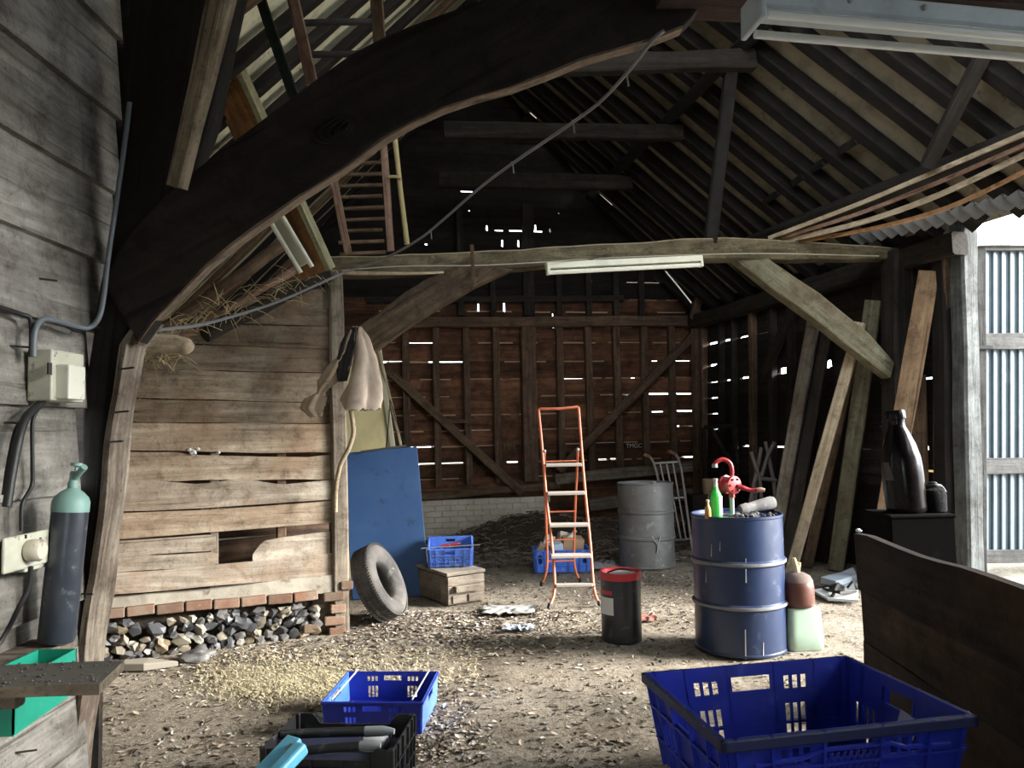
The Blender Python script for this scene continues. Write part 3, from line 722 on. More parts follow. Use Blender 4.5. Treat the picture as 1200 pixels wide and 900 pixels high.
tag(obj('wooden_peg', m, W_PALE, M=frame(P[0], P[-1]), ws=True, smooth=60), 'pale rounded wooden peg sticking out below the curved brace', 'peg')
tag(timber('near_tie_beam', PW(770, -30, 2.98), PW(1400, 10, 3.25), .24, .26, wood('reddish sooty beam', (.02, .012, .010), (.07, .042, .034), (.03, .02, .015), .5)), 'dark beam across the top right above the strip light', 'beam')

# tie beam of the next frame with its braces and posts
tt = [(383, 300, 5.82), (440, 299, 5.95), (520, 296, 6.1), (600, 292, 6.25), (700, 285, 6.45), (780, 281, 6.6), (850, 277, 6.75), (950, 283, 6.93), (1060, 291, 7.13)]
tb = [(383, 322, 5.82), (440, 322, 5.95), (520, 319, 6.1), (600, 315, 6.25), (700, 307, 6.45), (780, 305, 6.6), (850, 303, 6.75), (950, 304, 6.93), (1060, 303, 7.13)]
tie = polybeam('tie_beam', [PW(*p) for p in tt], [PW(*p) for p in tb], (-.03, .17, 0), W_TIE, seg=40, jit=.014, label='long dusty tie beam spanning the barn above the ladder', cat='beam')
obj('pale_edge', MB().strip([PW(396, 317, 5.80), PW(470, 319, 5.95), PW(520, 318, 6.08)], [PW(396, 321, 5.80), PW(470, 322, 5.95), PW(520, 320, 6.08)], (0, .03, 0), .6, seg=8, jit=.004), W_PALE, tie, ws=True)
timber('strap', PW(555, 337, 6.02), PW(553, 287, 6.02), .035, .03, W_OLD, parent=tie)
polybeam('knee_brace', [PW(398, 402, 5.95), PW(420, 384, 5.96), PW(451, 361, 5.98), PW(475, 342, 6.02), PW(503, 325, 6.05), PW(545, 306, 6.12)], [PW(432, 420, 5.95), PW(471, 388, 5.98), PW(510, 364, 6.03), PW(553, 338, 6.1), PW(604, 314, 6.2)], (-.02, .14, 0),
    wood('split brown brace', (.035, .024, .016), (.20, .14, .085), (.04, .028, .02), .7, gs=(1.1, 13, 13), bump=1.0), seg=24, jit=.02, label='split brown knee brace rising behind the hanging sacks', cat='brace')
polybeam('knee_brace', [PW(900, 302, 6.84), PW(960, 343, 6.88), PW(1020, 391, 6.94), PW(1049, 424, 6.97)], [PW(860, 302, 6.84), PW(920, 349, 6.88), PW(985, 398, 6.94), PW(1044, 443, 6.97)], (-.03, .12, 0), W_KNEE, seg=24, jit=.01,
    label='straight mossy knee brace at right under the tie beam', cat='brace')
p = PW(1056, 690, 7.08); p.z = 0
timber('barn_post', p, PW(1050, 296, 7.12), .22, .2, W_DARK, up=RW_N, jit=.02, label='dark upright post where the mossy knee brace ends', cat='post')
p = PW(1137, 690, 6.62); p.z = 0
dp = timber('door_post', p, PW(1128, 250, 6.6), .165, .17, wood('pale door post', (.06, .063, .062), (.20, .212, .208), (.04, .038, .036), .6, gs=(1.4, 24, 24), bump=.9), up=RW_N, jit=.01, label='pale weathered door post beside the corrugated door', cat='post')
p = PW(1113, 690, 6.74); p.z = 0
timber('barn_post', p, PW(1106, 285, 6.74), .15, .17, W_BLACK, up=RW_N, jit=.014, label='sooty post against the back of the pale door post', cat='post')
# collar beams of the roof frames, principal struts and purlins
def collar(name, a, b, h, w, label, mat=W_DARK, cat='beam'):
    return tag(timber(name, a, b, w, h, mat, jit=.012), label, cat)
a = rp(893, 62) - RP_N * .12; collar('collar_beam', PW(560, 78, a.y - .5), a, .17, .12, 'nearest collar beam, meeting the right roof just below the strip light')
a = rp(806, 150) - RP_N * .1; collar('collar_beam', PW(520, 153, a.y - .4), a, .17, .12, 'middle collar beam crossing the roof above the gable light gaps')
a = rp(746, 209) - RP_N * .1; collar('collar_beam', PW(515, 211, a.y - .3), a, .19, .12, 'farthest and lowest collar beam, next to the gable wall')
timber('queen_strut', PW(832, 286, 6.78), PW(858, 72, 6.8), .11, .10, W_BLACK, up=(0, 1, 0), label='dark slanting strut from the tie beam up to the nearest collar', cat='strut')
timber('queen_strut', PW(813, 374, 10.85), PW(829, 300, 10.7), .12, .10, W_STUD, up=(0, 1, 0), label='reddish strut at the far right corner under the tie beam', cat='strut')
timber('roof_strut', PW(1086, 196, 5.7) , rp(1158, 58) - RP_N * .05, .10, .09, W_DARK, up=(0, 1, 0), label='dark strut slanting up to the right roof under the strip light', cat='strut')
a, b = rp(712, 212), rp(935, -10); timber('purlin', a - RP_N * .13, b - RP_N * .13, .12, .12, W_BLACK, up=RP_N, label='upper purlin running along the right roof past the collar ends', cat='purlin')
a, b = rp(885, 277), rp(1225, 143); timber('purlin', a - RP_N * .14, b - RP_N * .14, .13, .16, W_DARK, up=RP_N, label='lower purlin along the right roof above the bundle of thin battens', cat='purlin')
# battens bowed under the lower purlin
BT = [([(900, 279), (1000, 241), (1100, 199), (1210, 152)], .034, W_PALE, 'uppermost of the bowed pale battens under the right purlin'),
      ([(905, 281), (1000, 252), (1100, 213), (1210, 165)], .030, W_RED, 'second from top of the bowed battens under the right purlin'),
      ([(915, 283), (1010, 260), (1100, 228), (1210, 176)], .042, W_PALE, 'third from top and widest of the bowed battens under the purlin'),
      ([(925, 284), (1020, 268), (1110, 243), (1210, 196)], .032, W_ORANGE, 'lowest and most orange of the bowed battens under the purlin')]
for i, (px, w, mt, lb) in enumerate(BT):
    P = smooth_path([PW(x, y, 7.0 - 2.0 * (x - 900) / 310 + .05 * i) for x, y in px], 6)
    m = MB(); m.strip([p + V((0, 0, w / 2)) for p in P], [p - V((0, 0, w / 2)) for p in P], (.012, .03, 0), .6)
    tag(obj('batten', m, mt, M=frame(P[0], P[-1]), ws=True), lb, 'batten', 'battens bowed under the lower purlin')
# corrugated eaves sheet above the door
A_, B_ = PW(1012, 283, 7.35), PW(1260, 226, 5.2)
m = MB(); e = (B_ - A_); n = 16 * 10; rows = []
ex = e.normalized(); up_ = V((-.66, .16, .60)).normalized(); nn = ex.cross(up_).normalized()
for s_ in (0, 1):
    for q in (0, .5, 1.0):
        for i in range(n + 1):
            ph = 2 * pi * i / 10
            rows.append(A_ + e * (i / n) + up_ * (q * .14 - .01) + nn * (.034 * cos(ph) + .010 * s_))
w_ = n + 1
fs = []
for s_ in (0, 1):
    for q in (0, 1):
        for i in range(n):
            b0 = s_ * 3 * w_ + q * w_ + i; fs.append((b0, b0 + 1, b0 + w_ + 1, b0 + w_))
for i in range(n): fs.append((i, i + 1, 3 * w_ + i + 1, 3 * w_ + i))
m.add(rows, fs)
tag(obj('corrugated_sheet', m, paint('grey corrugated sheet', (.15, .155, .16), .8, wear=(.10, .10, .095), wamt=.6, ws=12, bump=.1), M=frame(A_, B_), ws=True, smooth=60), 'corrugated sheet with scalloped edge above the open doorway', 'roof sheet')

# corrugated door leaf standing open outside
DYP = 7.0
door = thing('door_1', PW(1142, 660, DYP), kind='structure')
def dpx(x, y, d=0): return PW(x, y, DYP + (x - 1142) * .004 + d)
M_CORR = paint('corrugated iron', (.07, .098, .115), .55, wear=(.12, .145, .16), wamt=.6, ws=5, metal=.0, dirt=(.05, .07, .082), dlo=.5, bump=.05)
m = MB(); n = 15 * 8; vs = []
for s_ in (0, 1):
    for yy in (287, 470, 652):
        for i in range(n + 1):
            x = 1150 + 150 * i / n; vs.append(dpx(x, yy, .03 + .02 * cos(2 * pi * i / 8) + .008 * s_))
w_ = n + 1
m.add(vs, [(s_ * 3 * w_ + q * w_ + i, s_ * 3 * w_ + q * w_ + i + 1, s_ * 3 * w_ + q * w_ + w_ + i + 1, s_ * 3 * w_ + q * w_ + w_ + i) for s_ in (0, 1) for q in (0, 1) for i in range(n)])
obj('corrugated_panel', m, M_CORR, door, ws=True, smooth=60)
M_DW = wood('door frame wood', (.03, .029, .028), (.10, .098, .094), (.028, .026, .024), .6, gs=(1.4, 22, 22))
timber('stile', dpx(1149, 690), dpx(1148, 280), .10, .045, M_DW, up=(0, 1, 0), parent=door)
for (y, h) in ((289, .085), (400, .15), (546, .15), (652, .12)): timber('rail', dpx(1150, y, -.01), dpx(1330, y - 1, -.01), .045, h, M_DW, parent=door)
timber('top_track', dpx(1133, 283, -.05), dpx(1330, 282, -.05), .05, .09, M_STEEL, parent=door)
obj('hinge', MB().box(dpx(1150, 407, -.04), (.20, .02, .03)), M_IRON, door, ws=True)
# things glimpsed outside through the gap
tag(obj('mint_backdrop', MB().box((7.5, 11.5, 1.4), (1.6, .2, 2.9)), paint('mint sky tint', (.10, .27, .22), .7)), 'mint panel tinted for the sky in the door gap', 'backdrop')  # added panel, coloured for the mint tint of the sky outside
m = MB(); m.blob((5.75, 9.6, .55), (.6, .35, .62), 3, .4, 3); tag(obj('straw_bale', m, paint('ochre bale', (.30, .16, .045), .9, wear=(.2, .1, .03), ws=20)), 'ochre bale glimpsed outside between door post and door', 'bale')

# ------------------------------------------------------------------ leaning planks at right: foot on the floor, head on the wall
def lean(foot, top, w, th, mat, label, d=.12, name='leaning_plank', edge=None, yaw=0):
    a = G(*foot); b = rw(top[0], top[1], d); b.y = min(b.y, a.y + 1.6)
    ax = (b - a).normalized(); a = a + ax * .0 + V((0, 0, .01))
    up = V((-.55, -.83, 0)) if not yaw else V((cos(yaw), sin(yaw), 0))
    timber(name, a, b, w, th, mat, up=up, jit=.006, label=label, cat='plank', group='planks leaning against the right wall')
lean((903, 668), (955, 368), .13, .09, W_GREY, 'leftmost thick grey plank leaning on the right wall behind the blue drum')
lean((919, 669), (974, 362), .11, .06, W_DARK, 'dark plank leaning just right of the leftmost grey one')
lean((926, 674), (1008, 378), .10, .08, W_PALE, 'palest yellow leaning plank, its foot close to the blue drum', d=.46)
lean((946, 665), (1006, 392), .10, .05, W_OLD, 'brown leaning plank just right of the palest yellow one')
lean((962, 659), (1004, 385), .13, .04, W_DARK, 'wide dark plank leaning between brown and grey-buff ones', d=.05)
lean((980, 668), (1024, 352), .15, .11, W_KNEE, 'stout grey-buff leaning plank with a ragged right edge', d=.24)
lean((1024, 690), (1089, 318), .17, .05, wood('tan plank', (.12, .075, .042), (.36, .24, .145), (.08, .05, .03), .5, gs=(1.1, 14, 14)), 'wide orange-brown plank leaning behind the big dark bottle')
lean((1002, 656), (1032, 320), .12, .04, W_DARK, 'dark plank leaning behind the end of the knee brace', d=.05)
lean((1082, 690), (1077, 440), .12, .05, W_STUD, 'short dark brown plank behind and right of the dark bottle')
# ------------------------------------------------------------------ up in the left roof
pk = thing('hanging_beam', (0, 0, 0), label='broad brown plank with a pale edge hanging behind the curved brace', cat='plank')
a, b = PW(245, 50, 4.3), PW(370, 322, 4.75)
pk.matrix_basis = frame(a, b, (-.2, -1, 0))
obj('board', timber_mb((b - a).length, .21, .03, 3, jit=.008), W_ORANGE, pk, smooth=None)
x = (b - a).length
obj('edge_board', MB().box((x / 2, .115, .03), (x, .03, .11)), wood('greenish pale edge', (.16, .15, .08), (.36, .34, .22), (.2, .18, .1), .4), pk)
t = thing('fluorescent_fitting', (0, 0, 0), label='short white fluorescent fitting fixed to the hanging brown plank', cat='light fitting')
a, b = PW(326, 256, 4.52), PW(358, 310, 4.62); t.matrix_basis = frame(a, b, (-.2, -1, 0)); L_ = (b - a).length
M_WHITE = paint('cream enamel', (.62, .62, .52), .5, dirt=(.4, .38, .3), dlo=.55)
obj('housing', MB().box((L_ / 2, 0, .0), (L_, .07, .04)), M_WHITE, t, bev=.006)
for y in (-.04, .04): obj('tube', MB().tube([(-.04, y, .035), (L_ * .5, y, .035), (L_ + .03, y, .035)], .014, 10), paint('tube glass', (.75, .76, .66), .25), t, smooth=60)
for (p, q, w, th, mt, nm, lb) in (
    ((366, 99, 3.7), (339, -20, 3.6), .055, .03, W_RED, 'hanging_batten', 'reddish batten crossing the pale roof sheets above the brace'),
    ((345, 116, 3.8), (299, -20, 3.7), .05, .03, wood('green black bar', (.01, .015, .011), (.03, .045, .034)), 'hanging_batten', 'dark green batten slanting left of the reddish one'),
    ((445, 54, 3.7), (440, -20, 3.6), .058, .03, W_OLD, 'hanging_batten', 'brown upright batten above the middle of the curved brace'),
    ((408, 297, 5.5), (388, 196, 5.5), .055, .025, W_RED, 'hanging_batten', 'slanting pale batten left of the roof laths under the brace'),
    ((458, 294, 5.6), (449, 158, 5.6), .052, .025, W_RED, 'hanging_batten', 'upright pink-brown batten right of the roof laths')):
    timber(nm, PW(*p), PW(*q), w, th, mt, up=(0, -1, 0), label=lb, cat='batten')
m = MB(); m.tube([PW(477, 286, 5.6), PW(469, 220, 5.6), PW(462, 155, 5.6)], [.02, .018, .02], 8); m.tube([PW(455, 207, 5.58), PW(464, 207, 5.58), PW(470, 209, 5.58)], .012, 8)
tag(obj('round_pole', m, paint('yellowed pole', (.36, .29, .14), .8, wear=(.2, .15, .07), ws=9), ws=True, M=frame(PW(477, 286, 5.6), PW(462, 155, 5.6)), smooth=60), 'thin yellowish round pole right of the pink-brown batten', 'pole')
for (x0, y0, x1, y1, lb) in ((352, 27, 440, 25, 'upper thin dark iron bar across the pale roof sheets'), (364, 64, 425, 63, 'lower thin dark iron bar across the pale roof sheets')):
    p, q = PW(x0, y0, 4.1), PW(x1, y1, 4.3); tag(obj('iron_bar', MB().tube([p, q], .02, 8), W_BLACK, M=frame(p, q), ws=True, smooth=60), lb, 'bar')
# rack of laths on the left slope
for k in range(9):
    y = 190 + k * 13.2; p, q = PW(398 - 1.5 * (k % 2), y + 2, 5.75 - .02 * k), PW(448 + 2 * (k % 3), y, 5.85 - .02 * k)
    timber('roof_lath', p, q, .035, .022, W_OLD, label=['topmost', 'second', 'third', 'fourth', 'fifth', 'sixth', 'seventh', 'eighth', 'lowest'][k] + ' of the horizontal laths between the battens below the curved brace', cat='lath', group='laths on the left roof slope')
# low poles of the lean-to roof over the partition, with straw
for (p, q, r, mt, lb) in (((172, 402, 4.9), (352, 272, 5.5), .045, W_OLD, 'upper rough pole sloping down over the boarded partition'),
                      ((205, 400, 4.95), (372, 300, 5.6), .03, W_RED, 'lower thin pole sloping down over the boarded partition'),
                      ((240, 392, 5.0), (384, 322, 5.7), .05, W_DARK, 'dark pole sloping just above the partition top board')):
    a, b = PW(*p), PW(*q); m = MB(); P = [a.lerp(b, i / 8) + V((0, 0, .015 * noise.noise(V((i * .9, r * 90, 0))))) for i in range(9)]
    M_ = frame(a, b); tag(obj('roof_pole', m.tube(P, [r * (1 + .15 * noise.noise(V((i, r * 50, 2)))) for i in range(9)], 9), mt, M=M_, ws=True, smooth=60), lb, 'pole')
for (pts, lb) in (([(312, 372), (312, 330), (392, 338), (392, 360)], 'grey upright board end above the partition by its end post'), ([(322, 322), (345, 300), (358, 318), (352, 342)], 'small brown board offcut lodged above the partition')):
    Q = [PW(x, y, 5.75) for x, y in pts]; tag(obj('board_offcut', MB().hexa(Q, [q + V((0, .025, 0)) for q in Q]), W_GREY if len(lb) > 55 else W_OLD, M=frame(Q[0], Q[1]), ws=True), lb, 'board')
M_STRAW = paint('straw', (.42, .34, .18), .9, tint=.8, bump=0)
m = MB()
for k in range(230):
    c = R.random(); px = 165 + 215 * c + R.uniform(-15, 15); py = 405 - 85 * c + R.uniform(-16, 12)
    if R.random() < .35: px, py = R.uniform(170, 215), R.uniform(390, 425)
    p = PW(px, py, 4.2 + 1.3 * c); d = V((R.uniform(-1, 1), R.uniform(-.5, .5), R.uniform(-.9, .7))).normalized() * R.uniform(.05, .16)
    m.tube([p, p + d * .5 + V((0, 0, .01)), p + d], .0022, 3, tint=R.random())
tag(obj('straw', m, M_STRAW), 'wisps of straw hanging from the lean-to roof above the partition', 'straw', kind='stuff')

# ------------------------------------------------------------------ cables
M_CABLE = paint('grey cable', (.17, .17, .18), .5, bump=0)
def cable(name, pts, r, mat, label, cat='cable', parent=None, k=6):
    P = smooth_path(pts, k); return tag(obj(name, MB().tube(P, r, 8), mat, parent, M=frame(P[0], P[-1]) if parent is None else None, ws=True, smooth=80), label, cat)
cb = cable('hanging_cable', [PW(778, 36, 2.92), PW(765, 47, 2.95), PW(735, 85, 3.2), PW(700, 122, 3.5), PW(650, 158, 3.9), PW(600, 192, 4.3), PW(560, 222, 4.7), PW(520, 257, 5.1), PW(490, 281, 5.35), PW(450, 303, 5.6), PW(400, 321, 5.65), PW(330, 352, 5.0), PW(250, 377, 4.0), PW(200, 385, 3.4), PW(160, 389, 3.05)], .0085, M_CABLE, 'long grey cable drooping diagonally from the curved brace to the left post')
for (x, y, Y) in ((601, 191, 4.3), (505, 270, 5.22), (735, 85, 3.2), (672, 142, 3.72)):
    p = PW(x, y, Y); obj('cable_tie', MB().tube([p + V((-.008, 0, .008)), p + V((.0, .01, -.012)), p + V((.004, 0, -.06))], .004, 6), M_CABLE, cb, ws=True)
cable('light_wire', [PW(385, 318, 5.75), PW(470, 312, 5.9), PW(560, 311, 6.02), PW(640, 307, 6.18), PW(685, 304, 6.3), PW(694, 309, 6.32), PW(704, 303, 6.34), PW(800, 299, 6.5), PW(900, 297, 6.7), PW(1030, 300, 6.95)], .0045, paint('pale wire', (.36, .33, .26), .6), 'thin pale wire clipped along the side of the long tie beam', 'wire')
# fluorescent fitting under the tie beam
t = thing('fluorescent_light', label='long cream fluorescent batten light under the dusty tie beam', cat='light fitting')
a, b = PW(640, 315, 6.25), PW(822, 306, 6.58); t.matrix_basis = frame(a, b); L_ = (b - a).length
M_CREAM = paint('cream fitting', (.74, .73, .60), .45, dirt=(.5, .47, .36), dlo=.6)
obj('housing', MB().box((L_ / 2, 0, .022), (L_, .07, .05)), M_CREAM, t, bev=.005)
obj('tube', MB().tube([(.02, -.01, -.034), (L_ - .02, -.01, -.034)], .019, 12), paint('old tube', (.80, .79, .68), .25), t, smooth=60)
for x in (.012, L_ - .012): obj('lamp_holder', MB().box((x, -.01, -.022), (.025, .05, .062)), M_CREAM, t, bev=.004)
cable('pull_cord', [PW(780, 318, 6.5), PW(795, 336, 6.5), PW(810, 355, 6.5)], .006, paint('cord', (.55, .54, .5), .6), 'pale cord hanging slantwise below the cream batten light', 'cord')
# big steel fitting at top right
t = thing('fluorescent_light', label='large grey twin-tube strip light across the top right corner', cat='light fitting')
a, b = PW(888, 14, 2.66), PW(1330, 54, 2.86); t.matrix_basis = frame(a, b); L_ = (b - a).length
M_GREYE = paint('grey blue enamel', (.47, .53, .56), .4, wear=(.33, .36, .38), wamt=.6, ws=7, dirt=(.34, .38, .40), dlo=.55)
obj('housing', MB().box((L_ / 2, .03, .045), (L_, .13, .07)), M_GREYE, t, bev=.008)
obj('reflector', MB().strip([(0, -.035, .015), (L_, -.035, .015)], [(0, -.05, -.012), (L_, -.05, -.012)], (0, .004, 0)).strip([(0, -.035, .015), (L_, -.035, .015)], [(0, .09, .015), (L_, .09, .015)], (0, 0, .004)), M_GREYE, t)
for (y, z) in ((-.03, -.024), (.065, -.046)): obj('tube', MB().tube([(.02, y, z), (L_ - .02, y, z)], .0155, 12), paint('strip tube %d' % int(y * 100), (.66, .69, .69), .2), t, smooth=60)
obj('end_cap', MB().box((-.008, .02, .008), (.022, .17, .125)), M_GREYE, t, bev=.006)
for x in (.25, L_ - .3): obj('hanger', MB().tube([(x, .04, .07), (x, .06, .45)], .006, 6), M_STEEL, t)
for x in (.33, .62): obj('screw', MB().lathe([(.011, 0), (.011, .006), (.004, .010)], 12, M=Matrix.Translation((x, -.037, .05)) @ Matrix.Rotation(pi / 2, 4, 'X')), M_STEEL, t)

# ------------------------------------------------------------------ electrics on the left wall
M_BOX = paint('dirty cream plastic', (.50, .50, .40), .5, wear=(.14, .12, .09), wamt=.8, ws=26, dirt=(.33, .32, .25), dlo=.55)
def onwall(px, py, d=0): return lw(px, py, d)
def wbox(parent, name, x0, y0, x1, y1, dep, d0=0, mat=M_BOX, bev=.006):
    """box on the left wall; x0,x1: pixel columns of its wall-side footprint"""
    a, b = onwall(x0, y1, d0), onwall(x1, y0, d0); m = MB().box(((a.x) + dep / 2, (a.y + b.y) / 2, (a.z + b.z) / 2), (dep, abs(b.y - a.y), abs(b.z - a.z)))
    return obj(name, m, mat, parent, ws=True, bev=bev)
t = thing('fuse_box', onwall(55, 472), label='cream fuse box with a smaller switch cover on the left wall', cat='fuse box')
wbox(t, 'case', 31, 416, 72, 470, .085)
wbox(t, 'switch_cover', 62, 430, 83, 468, .055, .075, paint('switch cover', (.62, .62, .52), .5, wear=(.3, .28, .22), ws=26))
obj('slot', MB().box(onwall(58, 432, .088), (.006, .02, .04)), M_IRON, t, ws=True)
t = thing('socket_outlet', onwall(25, 668), label='speckled cream socket box with a round plug on the left wall', cat='socket')
wbox(t, 'back_box', 2, 622, 52, 672, .075)
wbox(t, 'face_plate', 0, 620, 54, 674, .012, .075)
p = onwall(34, 645, .09)
obj('plug', MB().lathe([(.034, 0), (.036, .01), (.036, .035), (.028, .045)], 20, M=Matrix.Translation(p) @ Matrix.Rotation(pi / 2, 4, 'Y')), paint('plug', (.55, .50, .40), .5, wear=(.16, .12, .09), ws=26), t, smooth=40, ws=True)
for (x, y) in ((47, 632), (51, 642), (50, 652), (30, 629)): obj('socket_hole', MB().box(onwall(x, y, .088), (.006, .006, .012)), M_IRON, t, ws=True)
M_BLK = paint('black rubber', (.012, .012, .012), .5, bump=0)
cable('flex', [onwall(36, 664, .13), onwall(33, 690, .12), onwall(22, 712, .10), onwall(8, 740, .06), onwall(-12, 770, .04)], .008, M_BLK, 'black flex drooping from the round plug at left edge', 'flex')
cable('conduit', [PW(152, 120, 2.97), PW(146, 170, 2.97), PW(136, 240, 2.96), PW(127, 300, 2.95), PW(122, 345, 2.94), PW(116, 372, 2.92), PW(104, 384, 2.90), onwall(88, 382, .05), onwall(66, 376, .05), onwall(52, 374, .05), onwall(44, 380, .05), onwall(40, 395, .05), onwall(39, 418, .05)], .010, paint('grey conduit', (.13, .15, .17), .45), 'grey conduit running down the left wall into the fuse box', 'conduit')
cable('wall_cable', [onwall(-20, 352, .02), onwall(0, 360, .02), onwall(24, 368, .02), onwall(35, 373, .03), onwall(37, 392, .03), onwall(36, 418, .03)], .008, M_BLK, 'dark cable along the board joint to the top of the fuse box')
cable('wall_cable', [onwall(70, 376, .03), onwall(90, 388, .04), onwall(112, 384, .04), onwall(150, 382, .1), onwall(170, 388, .14)], .006, M_BLK, 'dark cable passing from the fuse box towards the post')
cable('armoured_hose', [onwall(50, 470, .04), onwall(42, 478, .04), onwall(30, 490, .05), onwall(22, 515, .06), onwall(15, 550, .06), onwall(8, 594, .06)], .014, M_BLK, 'thick black hose end hanging under the fuse box', 'hose')
cable('wall_cable', [onwall(50, 470, .03), onwall(40, 480, .03), onwall(20, 500, .03), onwall(10, 540, .03), onwall(4, 580, .03)], .006, M_BLK, 'thin black cable beside the thick hose under the fuse box')
cable('wall_cable', [onwall(49, 470, .03), onwall(42, 484, .03), onwall(38, 498, .03), onwall(38, 540, .03), onwall(38, 566, .03), onwall(33, 578, .03), onwall(26, 592, .03), onwall(25, 622, .03)], .007, M_BLK, 'black cable from the fuse box straight down to the socket')

# ------------------------------------------------------------------ gas cylinder, shelf, green hopper
base = PL(66, 754, V((0, 2.66, 0)), V((0, 1, 0))); led = V((XL + .02, 2.64, base.z - .001))
mled = MB().box((XL + .078, 2.50, led.z - .018), (.153, .46, .035)).box((XL + .075, 2.36, led.z - .09), (.15, .16, .11)); tag(obj('wall_ledge', mled, W_GREY, M=Matrix.Translation((XL, led.y, led.z)), ws=True, bev=.004), 'rough wooden ledge on the left wall under the gas cylinder', 'ledge')
topp = PL(85, 573, V((0, 2.69, 0)), V((0, 1, 0)))
M_ = frame(base, topp, (0, -1, 0)) @ Matrix.Rotation(pi / 2, 4, 'Y') ; H_ = (topp - base).length
M_ = Matrix.Translation(base) @ (topp - base).to_track_quat('Z', 'Y').to_matrix().to_4x4()
t = thing('gas_cylinder', label='slim dark blue gas cylinder with green shoulder beside the left post', cat='gas cylinder'); t.matrix_basis = M_
rr = .058
obj('body', MB().lathe([(rr * .7, 0), (rr * .93, .006), (rr, .02), (rr, H_ - .075)], 32), paint('navy cylinder', (.028, .034, .046), .33, wear=(.20, .22, .25), wamt=.4, ws=24, dirt=(.07, .078, .09), dlo=.55, spec=.6), t, smooth=40)
M_TEAL = paint('faded green', (.19, .33, .29), .5, wear=(.36, .45, .41), wamt=.5, ws=20, dirt=(.10, .17, .15), dlo=.55)
obj('shoulder', MB().lathe([(rr * 1.03, H_ - .078), (rr * 1.03, H_ - .045), (rr * .92, H_ - .028), (rr * .62, H_ - .010), (rr * .30, H_ + .002), (.014, H_ + .006)], 32), M_TEAL, t, smooth=40)
v = obj('valve', MB().lathe([(.016, H_), (.018, H_ + .02), (.013, H_ + .03), (.014, H_ + .055), (.010, H_ + .062)], 14).tube([(.0, 0, H_ + .035), (-.03, -.01, H_ + .06), (-.052, -.016, H_ + .078)], [.013, .011, .012], 10).tube([(0, 0, H_ + .04), (.03, -.01, H_ + .036), (.058, -.014, H_ + .05)], [.009, .007, .006], 8), M_TEAL, t, smooth=50)
obj('hand_wheel', MB().lathe([(.008, 0), (.019, .002), (.019, .012), (.008, .014)], 14, M=Matrix.Translation((.02, -.01, H_ + .078))).tube([(.02, -.01, H_ + .05), (.02, -.01, H_ + .085)], .005, 8), M_TEAL, v, smooth=50)
# green hopper feeder
M_GREEN = paint('green enamel', (.010, .26, .17), .45, wear=(.05, .32, .23), wamt=.6, ws=18, dirt=(.015, .17, .11), dlo=.6)
t = thing('feed_hopper', onwall(40, 855, .1), label='open green sloping-sided feed hopper behind the dirty shelf board', cat='hopper')
hz1, hz0 = .78, .64
yb, yf = 2.52, 2.21
x0, x1 = -1.545, -1.42
F_ = lambda x, y, z: V((x, y, z))
rim = [F_(x0, yf, hz1), F_(x1, yf, hz1 - .01), F_(x1, yb, hz1), F_(x0, yb, hz1)]
bot = [F_(x0, yf, hz0 - .012), F_(x1, yf, hz0 - .012), F_(x1, yb, hz0 + .01), F_(x0, yb, hz0 + .01)]
for nm, (i, j) in (('front_panel', (0, 1)), ('side_panel', (1, 2)), ('back_panel', (2, 3)), ('side_panel', (3, 0))):
    A = [rim[i], rim[j], bot[j], bot[i]]; cx = sum(rim, V((0, 0, 0))) / 4; n_ = (A[1] - A[0]).cross(A[2] - A[0]).normalized() * .005
    obj(nm, MB().hexa(A, [q + n_ for q in A]), M_GREEN, t, ws=True)
obj('bottom_panel', MB().hexa(bot, [q - V((0, 0, .005)) for q in bot]), M_GREEN, t, ws=True)
# dirty shelf board in front
m = MB(); zt = .85
c = [PL(-150, 785, V((0, 0, zt)), V((0, 0, 1))), PL(147, 773, V((0, 0, zt)), V((0, 0, 1))), PL(118, 801, V((0, 0, zt)), V((0, 0, 1))), PL(-150, 813, V((0, 0, zt)), V((0, 0, 1)))]
A = [c[0].lerp(c[1], i / 20) for i in range(21)]; B = [c[3].lerp(c[2], i / 20) for i in range(21)]
m.strip(A, B, (0, 0, -.026), .5, jit=.005)
sh = tag(obj('shelf_board', m, wood('dirt covered board', (.07, .06, .05), (.24, .19, .13), (.06, .05, .04), .5, dust=(.085, .078, .068), damt=1.0), M=frame(c[3], c[2]), ws=True), 'thick dirt-covered shelf board jutting out at the left edge', 'shelf')
m = MB()
for k in range(160):
    u, w = R.random(), R.random(); p = A[0].lerp(A[-1], u).lerp(B[0].lerp(B[-1], u), w); s_ = R.uniform(.002, .005)
    m.blob(p + V((0, 0, .002)), (s_, s_, s_ * .6), k, .5, 1, tint=R.random())
o = obj('dirt_crumbs', m, paint('dirt crumbs', (.09, .08, .07), 1, tint=.8, spec=.1), sh, ws=True); tag(o, kind='stuff')
timber('shelf_bracket', (XL + .03, 1.97, zt - .05), (-1.25, 1.97, zt - .045), .04, .04, W_GREY, parent=sh)
